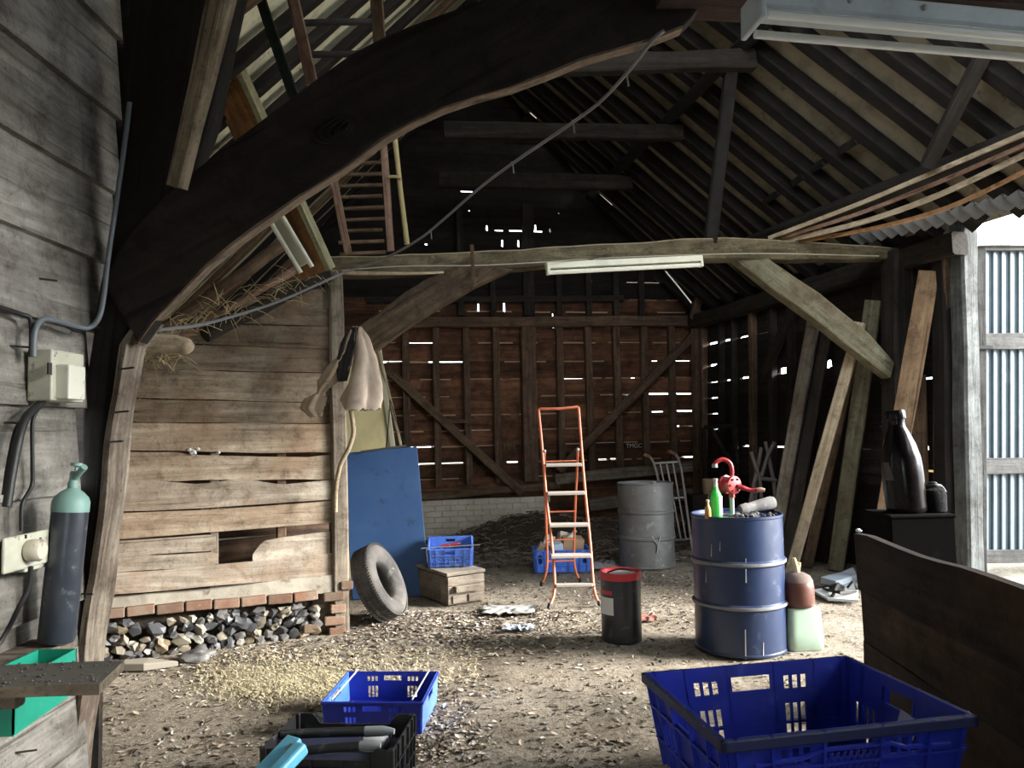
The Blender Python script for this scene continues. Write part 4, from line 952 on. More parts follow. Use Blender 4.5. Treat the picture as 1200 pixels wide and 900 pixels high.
# ------------------------------------------------------------------ drums
def drum_profile(r, h, hoops=(.35, .66), hd=.012):
    P = [(r * .97, .0), (r * 1.015, .004), (r * 1.015, .016), (r, .022)]
    for c in hoops:
        z = c * h
        P += [(r, z - .024), (r + hd, z - .012), (r + hd, z + .006), (r, z + .020)]
    P += [(r, h - .022), (r * 1.018, h - .016), (r * 1.018, h - .002), (r * .99, h), (r * .975, h - .004), (r * .972, h - .02)]
    return P
M_BLUED = paint('scuffed blue paint', (.012, .025, .072), .36, wear=(.07, .09, .14), wamt=.5, ws=11, dirt=(.018, .028, .06), dlo=.5, bump=.06)
M_HOOP = paint('worn hoop', (.17, .165, .16), .6, wear=(.05, .07, .13), wamt=.9, ws=16, dirt=(.12, .12, .13), dlo=.5)
gp = G(869, 773); r = .292
BD = V((gp.x * (1 + .30 / gp.y), gp.y + .295, 0)); BH = .875
t = thing('oil_drum', BD, label='scuffed dark blue steel drum carrying the red hand pump', cat='drum')
obj('body', MB().lathe(drum_profile(r, BH), 56, wob=.006), M_BLUED, t, smooth=35)
obj('lid', MB().lathe([(r * .972, BH - .03), (r * .972, BH - .022), (.02, BH - .018)], 48), paint('dirty drum top', (.10, .095, .10), .8, wear=(.35, .3, .25), wamt=.6, ws=9), t, smooth=35)
for c in (.35, .66): obj('hoop', MB().lathe([(r + .0115, c * BH - .013), (r + .0140, c * BH - .010), (r + .0140, c * BH + .004), (r + .0115, c * BH + .007)], 56, cap=False), M_HOOP, t, smooth=35)
M_SCR = paint('bare streak', (.55, .55, .54), .7)
for (a, z0, z1, w) in ((-98, .47, .62, .007), (-102, .0, .18, .008), (-140, .62, .70, .004), (-80, .02, .10, .005), (-128, .66, .72, .004), (-150, .45, .52, .003)):
    m = MB(); th = radians(a); th2 = th + w / r
    m.strip([((r + .001) * cos(th), (r + .001) * sin(th), z0), ((r + .001) * cos(th + .02), (r + .001) * sin(th + .02), z1)], [((r + .001) * cos(th2), (r + .001) * sin(th2), z0), ((r + .001) * cos(th2 + .01), (r + .001) * sin(th2 + .01), z1)], (cos(th) * .0015, sin(th) * .0015, 0), seg=3)
    obj('paint_scratch', m, M_SCR, t)
ZT = BH - .017
# pump
M_REDP = paint('red enamel', (.36, .022, .028), .35, wear=(.45, .2, .18), wamt=.6, ws=24, dirt=(.2, .02, .025), dlo=.55)
pc = PW(858, 612, BD.y - .02); pc = V((pc.x, BD.y - .03, ZT))
t = thing('barrel_pump', pc, label='red hand-cranked pump standing on the blue drum', cat='pump')
bz_ = .205
obj('riser_pipe', MB().lathe([(.028, 0), (.028, .012), (.015, .014), (.015, bz_ - .04)], 16), M_STEEL, t, smooth=40)
Rx = Matrix.Rotation(pi / 2, 4, 'X')
body = MB().lathe([(.03, -.055), (.058, -.05), (.062, -.03), (.052, -.026), (.052, .026), (.062, .03), (.058, .05), (.03, .055)], 24, M=Matrix.Translation((-.012, 0, bz_)) @ Matrix.Rotation(radians(28), 4, 'Z') @ Rx)
body.lathe([(.022, -.02), (.02, .03)], 12, M=Matrix.Translation((0, 0, bz_ - .065)))
for k in range(6): a = k * pi / 3; body.blob((-.012 + .043 * cos(a) * cos(.5) + .027, -.05 + .02 * cos(a), bz_ + .043 * sin(a)), (.009, .009, .009), k, 0, 1)
obj('pump_body', body, M_REDP, t, smooth=40)
obj('spout', MB().tube(smooth_path([(.005, 0, bz_ + .05), (.008, 0, bz_ + .10), (-.005, 0, bz_ + .145), (-.045, 0, bz_ + .168), (-.085, 0, bz_ + .158), (-.105, 0, bz_ + .135)], 6), .0145, 12), M_REDP, t, smooth=60)
obj('nozzle', MB().lathe([(.02, -.012), (.02, .012)], 12, M=Matrix.Translation((-.105, 0, bz_ + .128))), M_STEEL, t, smooth=40)
cr = obj('crank', MB().tube(smooth_path([(.03, -.04, bz_ - .01), (.07, -.05, bz_ - .02), (.115, -.05, bz_ - .035), (.165, -.055, bz_ - .035)], 5), [.016] * 6 + [.013] * 5 + [.015] * 5, 10), M_REDP, t, smooth=60)
obj('grip', MB().tube([(.15, -.06, bz_ - .035), (.175, -.065, bz_ - .032), (.20, -.07, bz_ - .036)], [.014, .017, .012], 10), paint('worn grip', (.35, .20, .14), .6), cr, smooth=60)
# bottles, sleeve and rubble on the blue drum
def ondrum(px, dy=-.05): p = PW(px, 612, BD.y + dy); return V((p.x, BD.y + dy, ZT))
M_GRN = paint('green liquid bottle', (.06, .62, .09), .25, trans=.0, sss=.3, bump=0)
t = thing('green_bottle', ondrum(840, -.10), label='bright green bottle beside the red pump on the blue drum', cat='bottle')
obj('body', MB().lathe([(.034, 0), (.038, .006), (.038, .12), (.034, .15), (.016, .185), (.014, .20)], 20), M_GRN, t, smooth=40)
obj('neck', MB().lathe([(.014, .198), (.015, .21), (.013, .235), (.016, .237), (.016, .252)], 14), paint('clear neck', (.5, .48, .44), .3), t, smooth=40)
obj('label', MB().strip([(.0385 * cos(a), .0385 * sin(a), .02) for a in [radians(-75 + 8 * k) for k in range(9)]], [(.0385 * cos(a), .0385 * sin(a), .14) for a in [radians(-75 + 8 * k) for k in range(9)]], (.0008, -.0008, 0)), paint('pale label', (.62, .64, .60), .6), t)
t = thing('amber_bottle', ondrum(830, -.17), label='small amber bottle at the left rim of the blue drum', cat='bottle')
obj('body', MB().lathe([(.018, 0), (.020, .004), (.020, .06), (.016, .075), (.009, .085), (.009, .11)], 16), paint('amber', (.42, .22, .06), .25, wear=(.6, .5, .35), ws=30), t, smooth=40)
obj('cap', MB().lathe([(.011, .108), (.011, .122)], 12), paint('amber cap', (.5, .42, .3), .5), t, smooth=40)
p, q = ondrum(868, .02) + V((0, 0, .035)), ondrum(908, .07) + V((0, 0, .075))
d_ = q - p
m = MB().tube([p, p + d_ * .2, p + d_ * .25, p + d_ * .5, p + d_ * .9, q], [.030, .036, .030, .038, .044, .036], 14)
tag(obj('pipe_sleeve', m, paint('dusty grey sleeve', (.15, .145, .14), .9, wear=(.30, .29, .27), ws=16, bump=.4), M=frame(p, q), ws=True, smooth=50), 'dusty grey tapered sleeve lying on the blue drum', 'pipe')
m = MB()
for k in range(34):
    c = ondrum(R.uniform(862, 912), R.uniform(-.16, -.02)); s_ = R.uniform(.008, .02); m.blob(c + V((0, 0, s_ * .6)), (s_, s_, s_ * .8), k, .6, 1, tint=R.random())
tag(obj('rubble', m, paint('dark rubble', (.05, .048, .048), .8, tint=.9, wear=(.2, .2, .2))), 'small dark rubble scattered on the blue drum top', 'rubble', kind='stuff')
p = ondrum(834, -.05); cable('thin_stick', [p + V((-.03, .05, 0)), p + V((-.01, .05, .1)), p + V((.03, .05, .23))], .005, W_GREY, 'thin dark stick propped behind the green bottle', 'stick')

# grey drum
gp = G(759, 668); GD = V((gp.x * (1 + .29 / gp.y), gp.y + .29, 0)); GH = .875
M_GREYD = paint('grey drum steel', (.20, .20, .195), .5, wear=(.36, .35, .34), wamt=.6, ws=9, metal=.25, dirt=(.12, .11, .10), dlo=.48)
t = thing('oil_drum', GD, label='grey steel drum standing in front of the sack truck', cat='drum')
obj('body', MB().lathe(drum_profile(.292, GH), 56, wob=.012), M_GREYD, t, smooth=35)
obj('lid', MB().lathe([(.284, GH - .03), (.284, GH - .02), (.02, GH - .016)], 40), paint('dusty lid', (.42, .41, .40), .8, wear=(.6, .6, .58), ws=12), t, smooth=35)
obj('bung', MB().lathe([(.03, GH - .018), (.03, GH + .004), (.01, GH + .006)], 14, c=(.09, .02, 0)), M_STEEL, t, smooth=35)
mm = MB(); P = [V((GD.x + .05, GD.y - .30, z)) for z in (.17, .25, .31)]
mm.tube(smooth_path([P[0], P[1] + V((.012, 0, 0)), P[2]], 4), .007, 6); mm.tube([P[1] + V((.012, 0, .0)), P[1] + V((-.05, 0, .09))], .008, 6); mm.tube([P[1] + V((.012, 0, 0)), P[1] + V((.04, 0, .09))], .007, 6)
tag(obj('twig', mm, paint('grey twig', (.35, .33, .31), .8), M=Matrix.Translation(P[0]), ws=True), 'pale forked twig propped against the grey drum', 'twig')

# black and red oil can
gp = G(729, 756); KD = V((gp.x * (1 + .14 / gp.y), gp.y + .14, 0)); KH = .47; kr = .138
t = thing('oil_can', KD, label='black oil drum with red rim and white label in the middle of the floor', cat='drum')
obj('body', MB().lathe([(kr * .96, 0), (kr, .006), (kr, .15), (kr * 1.004, .155), (kr, .16), (kr, KH - .05)], 40), paint('black plastic drum', (.016, .016, .019), .35, wear=(.12, .12, .13), wamt=.5, ws=14, dirt=(.05, .047, .045), dlo=.55), t, smooth=35)
M_RED = paint('red rim', (.45, .022, .03), .4, wear=(.5, .25, .22), ws=20)
obj('rim', MB().lathe([(kr * .99, KH - .052), (kr * 1.04, KH - .05), (kr * 1.04, KH - .006), (kr * 1.0, KH), (kr * .9, KH - .004), (kr * .88, KH - .03)], 40), M_RED, t, smooth=35)
obj('lid', MB().lathe([(kr * .9, KH - .032), (kr * .9, KH - .02), (.01, KH - .018)], 30), paint('dusty can lid', (.33, .31, .29), .8, wear=(.1, .09, .09), ws=14), t, smooth=35)
obj('handle', MB().tube(smooth_path([(-.09, -.02, KH - .01), (-.03, -.03, KH + .012), (.03, -.01, KH + .014), (.09, .02, KH - .008)], 4), .006, 8), M_BLK, t, smooth=60)
def patch(r, a0, a1, z0, z1, n=10, e=.0015):
    an = [radians(a0 + (a1 - a0) * k / n) for k in range(n + 1)]
    m = MB(); vs = [((r + o) * cos(a), (r + o) * sin(a), z) for o in (.0004, e) for z in (z0, z1) for a in an]; w = n + 1
    fs = [(s * 2 * w + i, s * 2 * w + i + 1, s * 2 * w + w + i + 1, s * 2 * w + w + i) for s in (0, 1) for i in range(n)]
    return m.add(vs, fs)
obj('label', patch(kr, -172, -119, .19, .305), paint('white label', (.62, .62, .60), .6), t)
m = MB(); tx = text_mb('oooo', .05, .0006)      # illegible red lettering: bent round the can
tx.v = [((kr + .002) * cos(radians(-143) + x / kr), (kr + .002) * sin(radians(-143) + x / kr), .338 + y) for x, y, z in tx.v]
obj('red_lettering', patch(kr, -168, -122, .325, .352, e=.0012), paint('red print', (.42, .03, .035), .5, wear=(.1, .01, .01), wamt=.9, ws=55), t)

# ------------------------------------------------------------------ step ladder
M_ORG = paint('orange tube', (.62, .165, .075), .42, wear=(.42, .28, .22), wamt=.7, ws=20, dirt=(.45, .13, .07), dlo=.55)
M_TREAD = paint('dusty tread', (.42, .37, .32), .8, wear=(.28, .22, .17), ws=18)
fl, fr_, rl, rrr = G(643, 714), G(703, 710), G(634, 687), G(680, 682)
LC = (fl + fr_) / 2
t = thing('step_ladder', V((LC.x, LC.y, 0)), label='orange tubular step ladder with grey treads and a hoop top', cat='ladder')
def lp(px, py, Y): return PW(px, py, Y)
yf0 = (fl.y + fr_.y) / 2; yt = yf0 + .34
def fy(py): return yf0 + (yt - yf0) * min(max((712 - py) / 170, 0), 1.35)
sl = [fl + V((0, 0, .012)), lp(650, 690, fy(690)), lp(647, 640, fy(640)), lp(641, 590, fy(590)), lp(637, 545, fy(545)), lp(634, 510, fy(510)), lp(631, 480, fy(480))]
sr = [fr_ + V((0, 0, .012)), lp(696, 690, fy(690)), lp(692, 640, fy(640)), lp(687, 590, fy(590)), lp(683, 545, fy(545)), lp(680, 505, fy(505)), lp(678, 478, fy(478))]
hoop = smooth_path(sl, 4) + [lp(633, 479, fy(478)), lp(655, 479, fy(478)), lp(677, 477, fy(478))] + list(reversed(smooth_path(sr, 4)))
fr_o = obj('front_frame', MB().tube(hoop, .0125, 10), M_ORG, t, ws=True, smooth=60)
for nm, a in (('rear_leg', [rl + V((0, 0, .012)), lp(641, 664, rl.y - .05), lp(640, 610, rl.y - .1), lp(638, 560, rl.y - .2), lp(638, 530, fy(530) + .02)]), ('rear_leg', [rrr + V((0, 0, .012)), lp(673, 660, rrr.y - .05), lp(674, 600, rrr.y - .1), lp(676, 555, rrr.y - .22), lp(677, 528, fy(528) + .02)])):
    lg = obj(nm, MB().tube(smooth_path(a, 5), .0115, 10), M_ORG, t, ws=True, smooth=60)
    obj('rubber_foot', MB().tube([a[0] - V((0, 0, .008)), a[0] + (a[1] - a[0]).normalized() * .035], .016, 10), M_BLK, lg, ws=True, smooth=60)
for a in (sl, sr): obj('rubber_foot', MB().tube([a[0] - V((0, 0, .008)), a[0] + (a[1] - a[0]).normalized() * .035], .017, 10), M_BLK, fr_o, ws=True, smooth=60)
for (y, xa, xb) in ((545, 639, 681), (578, 641, 685), (615, 643, 689), (651, 645, 692), (686, 651, 695)):
    Y = fy(y); p, q = lp(xa, y, Y), lp(xb, y - 1, Y); q.z = p.z + (q.z - p.z) * .3
    M_ = frame(p, q); L_ = (q - p).length
    dp_ = .13 if y < 680 else .05
    obj('tread', MB().box((L_ / 2, -.03 if y < 680 else 0, 0), (L_, dp_, .026)), M_TREAD, t, world(t).inverted() @ M_, bev=.006)
    for x in (p, q): obj('rivet', MB().blob(x + V((0, -.07, .0)), (.008, .008, .008), 1, 0, 1), M_IRON, t, ws=True)
for (y, xa, xb, Y) in ((541, 640, 676, fy(541) + .06), (600, 640, 674, rl.y - .1), (633, 641, 673, rl.y - .08), (658, 641, 674, rl.y - .05)):
    obj('cross_bar', MB().tube([lp(xa, y, Y), lp(xb, y - 1, Y)], .007, 8), M_ORG, t, ws=True, smooth=60)
for x, y in ((638, 529), (677, 527)): obj('cap', MB().blob(lp(x, y, fy(y)), (.017, .017, .017), 1, 0, 2), M_STEEL, t, ws=True, smooth=60)

# ------------------------------------------------------------------ crates
def crate(name, M, wt, dt, h, mat, taper=.03, th=.006, long_holes=(), short_holes=(), rim=.02, rimw=.015, ribs=True, rim_mat=None, label=None, group=None, topcut=None, mats=None, short_top=None):
    """local frame: x across (wt at the rim), y deep (dt at the rim), z up; open top"""
    t = thing(name, label=label, cat='crate', group=group); t.matrix_basis = M
    wb, db = wt - 2 * taper, dt - 2 * taper
    C0 = [V((-wb / 2, -db / 2, 0)), V((wb / 2, -db / 2, 0)), V((wb / 2, db / 2, 0)), V((-wb / 2, db / 2, 0))]
    C1 = [V((-wt / 2, -dt / 2, h)), V((wt / 2, -dt / 2, h)), V((wt / 2, dt / 2, h)), V((-wt / 2, dt / 2, h))]
    for i in range(4):
        j = (i + 1) % 4; out = ((C0[i] + C0[j]) / 2); out.z = 0; out.normalize()
        hl = long_holes if i % 2 == 0 else short_holes
        tf = topcut if (topcut and i % 2 == 0) else short_top if i % 2 else None
        def f(u, v, n, i=i, j=j, out=out, tf=tf):
            vv = v * (tf(u) if tf else 1)
            return C0[i].lerp(C0[j], u).lerp(C1[i].lerp(C1[j], u), vv) + out * (0 if n == 0 else th)
        o = obj('side_panel', panel(MB(), f, list(hl), 24 if tf else 1, 1), (mats or {}).get(i, mat), t)
        if ribs:
            m = MB(); e = (C0[j] - C0[i]).normalized()
            for u in (.03, .17, .38, .62, .83, .97):
                a = C0[i].lerp(C0[j], u); b = C1[i].lerp(C1[j], u) if not tf else C0[i].lerp(C0[j], u).lerp(C1[i].lerp(C1[j], u), tf(u))
                m.hexa([a - e * .003, a + e * .003, a + e * .003 + out * (th + .010), a - e * .003 + out * (th + .010)], [b - e * .003, b + e * .003, b + e * .003 + out * (th + .010), b - e * .003 + out * (th + .010)])
            for v in (.30, .66):
                a, b = C0[i].lerp(C1[i], v), C0[j].lerp(C1[j], v)
                zz = V((0, 0, .003)); m.hexa([a - zz, b - zz, b - zz + out * (th + .009), a - zz + out * (th + .009)], [a + zz, b + zz, b + zz + out * (th + .009), a + zz + out * (th + .009)])
            obj('ribs', m, mat, o)
    obj('base_panel', MB().box((0, 0, .004), (wb, db, .008)), mat, t)
    if rim:
        m = MB()
        for i in range(4):
            j = (i + 1) % 4; a, b = C1[i], C1[j]; out = (a + b) / 2; out.z = 0; out.normalize(); e = (b - a).normalized()
            a, b = a - e * rimw, b + e * rimw
            m.hexa([a - V((0, 0, rim)), b - V((0, 0, rim)), b - V((0, 0, rim)) + out * rimw, a - V((0, 0, rim)) + out * rimw], [a, b, b + out * rimw, a + out * rimw])
        obj('rim', m, rim_mat or mat, t, bev=.004)
    return t
def slots(u0, u1, v0, v1, n, gap=.45):
    w = (u1 - u0) / (n + (n - 1) * gap); return [(u0 + k * w * (1 + gap), v0, u0 + k * w * (1 + gap) + w, v1) for k in range(n)]
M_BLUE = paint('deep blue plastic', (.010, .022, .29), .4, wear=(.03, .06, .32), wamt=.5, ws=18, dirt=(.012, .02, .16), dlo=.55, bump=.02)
M_BLUEL = paint('bright blue plastic', (.06, .16, .60), .42, wear=(.2, .32, .66), wamt=.5, ws=18, dirt=(.05, .12, .42), dlo=.58, bump=.02)
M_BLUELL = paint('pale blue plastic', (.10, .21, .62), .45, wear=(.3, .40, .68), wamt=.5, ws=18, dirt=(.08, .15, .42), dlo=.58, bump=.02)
HLONG = [(.40, .70, .60, .87)] + slots(.21, .33, .68, .84, 3, .5) + slots(.67, .79, .68, .84, 3, .5) + slots(.22, .33, .14, .52, 3, .5) + slots(.67, .78, .14, .52, 3, .5)
HSHORT = [(.36, .70, .64, .87)] + slots(.10, .30, .14, .55, 4, .5) + slots(.70, .90, .14, .55, 4, .5)
def crate_frame(bl, br, fr, fl):
    """matrix for a crate whose rim corners are these (back-left ...): uses their centre and mean directions"""
    c = (bl + br + fr + fl) / 4; x = ((br - bl) + (fr - fl)).normalized(); y0 = ((bl - fl) + (br - fr)); y = (y0 - x * y0.dot(x)).normalized(); z = x.cross(y)
    return c, x, y, z, ((br - bl).length + (fr - fl).length) / 2, ((bl - fl).length + (br - fr).length) / 2
def rotm(x, y, z, c): return Matrix(((x.x, y.x, z.x, c.x), (x.y, y.y, z.y, c.y), (x.z, y.z, z.z, c.z), (0, 0, 0, 1)))
# big blue crate, bottom right: on an upturned box out of frame
zr = .74
bl, br, fr2, fl2 = [PL(x, y, V((0, 0, zr)), V((0, 0, 1))) for x, y in ((756, 785), (1003, 769), (1131, 836), (842, 874))]
c, x, y, z, w, d = crate_frame(bl, br, fr2, fl2); z = V((0, 0, 1)); hC = .24; w -= .03; d -= .03
t = crate('produce_crate', rotm(x, y, z, c - z * hC), w, d, hC, M_BLUE, taper=.035, long_holes=HLONG, short_holes=HSHORT, rim=.028, rimw=.016, rim_mat=paint('scuffed navy rim', (.010, .014, .055), .5, wear=(.05, .055, .09), wamt=.6, ws=20), label='large dark blue produce crate at the bottom right corner')
m = MB()      # raised arch and lattice on the front face
H = lambda u, v: V((-w / 2 + .035 + (w - .07) * u - .035 * v * (1 - 2 * u), -d / 2 + .035 - .035 * v - .008, hC * v))
P = [H(.10, .72), H(.30, .74), H(.37, .80), H(.66, .80), H(.73, .74), H(.93, .72)]
m.tube(P, .006, 6)
for k in range(9):
    a, b = .38 + .028 * k, .38 + .028 * (k + 1.4)
    if b < .66: m.tube([H(a, .58), H(b, .76)], .0025, 4); m.tube([H(b, .58), H(a, .76)], .0025, 4)
for k in range(3):
    for q in range(2): m.tube([H(.19 + .035 * k, .60 + .1 * q), H(.205 + .035 * k, .60 + .1 * q), H(.205 + .035 * k, .66 + .1 * q)], .003, 4)
obj('moulding', m, M_BLUE, t)
obj('sticker', MB().hexa(*[[V((w / 2 - .035 + .035 * v - .0015 - e, yy, hC * v)) for yy, v in ((.0, .50), (-.07, .46), (-.085, .68), (-.015, .72))] for e in (0, .001)]), paint('worn sticker', (.42, .45, .47), .6), t)
bc = c - z * hC
m = MB()
for k in range(4): m.box((bc.x, bc.y, .06 + k * .122), (w * .82, d * .8, .112), Matrix.Rotation(math.atan2(x.y, x.x), 3, 'Z'), tint=R.uniform(.3, .7))
m.box((bc.x, bc.y, .24), (w * .80, d * .78, .48), Matrix.Rotation(math.atan2(x.y, x.x), 3, 'Z'))
m.box((bc.x, bc.y, .4925), (w * .83, d * .81, .014), Matrix.Rotation(math.atan2(x.y, x.x), 3, 'Z'))
tag(obj('wooden_box', m, W_GREY, M=Matrix.Translation((bc.x, bc.y, 0)), ws=True), 'upturned wooden box under the large dark blue crate', 'box')
# medium blue crate on the floor, left of centre
zr = .155
bl, br, fr2, fl2 = [PL(x, y, V((0, 0, zr)), V((0, 0, 1))) for x, y in ((409, 788), (514, 787), (492, 823), (378, 822))]
c, x, y, z, w, d = crate_frame(bl, br, fr2, fl2)
t = crate('produce_crate', rotm(x, y, V((0, 0, 1)), V((c.x, c.y, .002))), w, d, zr, M_BLUE, taper=.008, long_holes=HLONG, short_holes=[(.36, .62, .64, .84)], rim=.014, rimw=.010, mats={1: M_BLUELL, 3: M_BLUEL}, ribs=False, label='medium blue crate with pale sunlit sides on the floor behind the black one')  # side panels in paler blues, painting sunlight from the right
for u in (.16, -.16):
    s_ = 1 if u > 0 else -1
    obj('stacking_bar', MB().tube([(s_ * (w / 2 - .045) , d / 2 - .01, zr + .004), (s_ * (w / 2 - .045) - .005, -d / 2 + .01, zr + .004)], .0045, 6), paint('bare wire %s' % s_, (.62, .62, .64), .4, metal=.4), t)
# black crate in front
zr = .215
bl, br, fr2, fl2 = [PL(x, y, V((0, 0, zr)), V((0, 0, 1))) for x, y in ((346, 836), (486, 838), (457, 879), (310, 877))]
c, x, y, z, w, d = crate_frame(bl, br, fr2, fl2)
M_BLACKP = paint('black plastic', (.012, .012, .013), .42, wear=(.09, .09, .10), wamt=.5, ws=16, dirt=(.028, .028, .03), dlo=.56)
def dip(u): s_ = min(u, 1 - u); return 1.0 if s_ < .14 else (.80 if s_ > .20 else 1.0 - .20 * (s_ - .14) / .06)
mesh_h = [(.16 + .034 * i + (.017 if j % 2 else 0), .42 + .075 * j, .16 + .034 * i + .014 + (.017 if j % 2 else 0), .42 + .075 * j + .04) for i in range(20) for j in range(6) if .16 + .034 * i + .05 < .86]
t = crate('produce_crate', rotm(x, y, V((0, 0, 1)), V((c.x, c.y, .002))), w, d, zr, M_BLACKP, taper=.006, long_holes=mesh_h, short_holes=slots(.2, .8, .25, .6, 5, .8), rim=0, topcut=dip, label='black mesh-sided crate holding grey tools at the bottom left')
for sx in (-1, 1):
    for sy in (-1, 1): obj('corner_post', MB().box((sx * (w / 2 - .004), sy * (d / 2 - .004), zr / 2), (.026, .026, zr + .006)), M_BLACKP, t, bev=.004)
cc = V((c.x, c.y, 0))
M_TOOL = paint('grey tool', (.20, .21, .22), .5, wear=(.4, .4, .42), ws=18)
for (a, b, r0, mt, lb, nm) in (((330, 861, .20), (462, 856, .235), .020, M_BLACKP, 'long black tube with a pale grey end lying across the black crate', 'tool_handle'),
                         ((352, 880, .20), (446, 872, .235), .018, M_BLACKP, 'black pipe with a light tip in the front of the black crate', 'tool_handle')):
    p, q = [PL(x_, y_, V((0, 0, h_)), V((0, 0, 1))) for x_, y_, h_ in (a, b)]
    tt_ = thing(nm, label=lb, cat='tool', group='tools in the black crate'); tt_.matrix_basis = frame(p, q); L_ = (q - p).length
    obj('shaft', MB().tube([(0, 0, 0), (L_ * .35, 0, .002), (L_ * .76, 0, 0)], r0, 10), mt, tt_, smooth=60)
    obj('tip', MB().tube([(L_ * .75, 0, 0), (L_ * .9, 0, 0), (L_, 0, -.004)], [r0 * 1.08, r0 * 1.05, r0 * .6], 10), M_TOOL, tt_, smooth=60)
p = PL(440, 870, V((0, 0, .16)), V((0, 0, 1))); tag(obj('grey_block', MB().blob((0, 0, 0), (.055, .04, .03), 3, .2, 2, sq=.5), paint('pale block', (.40, .41, .42), .6), M=Matrix.Translation(p), smooth=50), 'pale grey lump between the tubes in the black crate', 'block')
m = MB(); m.box((c.x, c.y, .075), (w * .9, d * .86, .12), Matrix.Rotation(math.atan2(x.y, x.x), 3, 'Z'))
tag(obj('folded_sheet', m, paint('navy sheet', (.02, .025, .055), .6), M=Matrix.Translation(cc), ws=True, bev=.02), 'dark navy folded sheet filling the bottom of the black crate', 'sheet')
# pale blue plastic clamp at the frame's bottom edge
p = PL(333, 889, V((0, 0, .228)), V((0, 0, 1)))
t = thing('plastic_clasp', p, radians(-32), label='light blue plastic clasp on the front left corner of the black crate', cat='clasp')
M_SKY = paint('sky blue plastic', (.12, .42, .60), .42, wear=(.3, .56, .7), ws=14, dirt=(.08, .32, .48), dlo=.55)
RY = Matrix.Rotation(radians(24), 3, 'X')
obj('body', MB().box((-.022, -.01, .0), (.075, .19, .04), RY), M_SKY, t, bev=.006)
obj('flap', MB().box((.048, -.03, .004), (.06, .17, .05), RY), M_SKY, t, bev=.012)
obj('catch', MB().box((.016, .02, .036), (.032, .03, .016), RY), M_TOOL, t, bev=.003)
# chest with small crate
p0, p1 = G(525, 711), G(569, 704); ex = (p1 - p0).normalized(); ey = V((-ex.y, ex.x, 0)); CW, CD, CHh = (p1 - p0).length, .62, .27
t = thing('wooden_chest', label='dusty wooden chest with a drawer block, under the small blue crate', cat='chest'); t.matrix_basis = rotm(ex, ey, V((0, 0, 1)), V((p0.x, p0.y, 0)))
m = MB()
for k in range(3): m.box((CW / 2, CD / 2, .045 + k * .076), (CW - .01, CD - .01, .072), tint=(.4, .6, .5)[k])
m.box((CW / 2, CD / 2, .115), (CW - .03, CD - .03, .21)); obj('carcass', m, W_CHEST, t, bev=.004)
m = MB()
for k in range(2): m.box((CW / 2, CD * (.25 + .5 * k), CHh - .012), (CW + .01, CD / 2 - .004, .026), tint=.5 + .1 * k)
obj('lid', m, W_CHEST, t, bev=.004)
obj('handle_block', MB().box((CW * .50, -.02, .135), (CW * .68, .05, .05)), W_CHEST, t, bev=.004)
for x_ in (.3, .72): obj('front_plank', MB().box((CW * x_, -.004, .05), (CW * .36, .012, .06), tint=.35), W_CHEST, t, bev=.003)
cx = PW(528, 655, p0.y + .42); M_ = Matrix.Translation((cx.x, cx.y, CHh + .045)) @ Matrix.Rotation(radians(4), 4, 'Z') @ Matrix.Rotation(radians(14), 4, 'X')
t = crate('produce_crate', M_, .375, .29, .165, M_BLUELL, taper=.008, long_holes=[(.38, .70, .62, .86)] + slots(.06, .46, .12, .46, 8, .6) + [(.60, .2, .70, .42), (.78, .2, .88, .42)], short_holes=[(.36, .66, .64, .86)], rim=.012, rimw=.008, label='small pale blue crate tilted on top of the wooden chest')
tag(obj('red_tool', MB().tube([(0, 0, 0), (.08, 0, .01), (.17, 0, .016)], .012, 8), M_RED, M=M_ @ Matrix.Translation((-.08, .02, .125))), 'red tool handle lying in the small pale blue crate', 'tool')
tag(obj('thin_rod', MB().tube([(-.25, -.13, .172), (.26, -.12, .185)], .005, 6), M_STEEL, M=M_), 'thin rod laid across the small pale blue crate', 'rod')
# crate of junk behind the ladder
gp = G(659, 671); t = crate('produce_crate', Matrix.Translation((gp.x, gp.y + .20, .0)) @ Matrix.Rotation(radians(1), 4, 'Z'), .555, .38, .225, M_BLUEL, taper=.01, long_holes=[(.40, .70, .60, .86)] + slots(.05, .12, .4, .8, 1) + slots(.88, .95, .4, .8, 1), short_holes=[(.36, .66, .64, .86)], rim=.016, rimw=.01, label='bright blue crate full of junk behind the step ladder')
JC = V((gp.x, gp.y + .20, 0))
M_CARD = paint('cardboard', (.42, .27, .16), .9, wear=(.3, .19, .11), ws=7)
def junk(name, off, size, rot, mat, label, kind='box'):
    o = obj(name, MB().box((0, 0, 0), size) if kind == 'box' else MB().lathe([(size[0] * .9, 0), (size[0], .01), (size[0], size[2] * .6), (size[0] * .4, size[2] * .8), (size[0] * .4, size[2])], 14), mat, M=Matrix.Translation(JC + V(off)) @ rot.to_4x4(), bev=.004 if kind == 'box' else 0, smooth=None if kind == 'box' else 45)
    tag(o, label, 'junk', 'junk in the bright blue crate')
E3 = lambda a, b, c_: Matrix.Rotation(radians(c_), 3, 'Z') @ Matrix.Rotation(radians(b), 3, 'Y') @ Matrix.Rotation(radians(a), 3, 'X')
junk('white_bottle', (.03, .02, .20), (.05, .05, .24), E3(-12, 35, 0), paint('white plastic', (.62, .58, .50), .5), 'white plastic bottle sticking up from the bright blue crate', 'lathe')
junk('cardboard_box', (.12, .04, .24), (.22, .16, .17), E3(10, 5, 10), M_CARD, 'brown cardboard box at the right in the bright blue crate')
junk('carton', (-.06, -.08, .22), (.14, .1, .13), E3(12, -8, 20), paint('pale blue carton', (.45, .56, .66), .7, wear=(.7, .7, .7), ws=10), 'pale blue and white carton at the front of the bright blue crate')
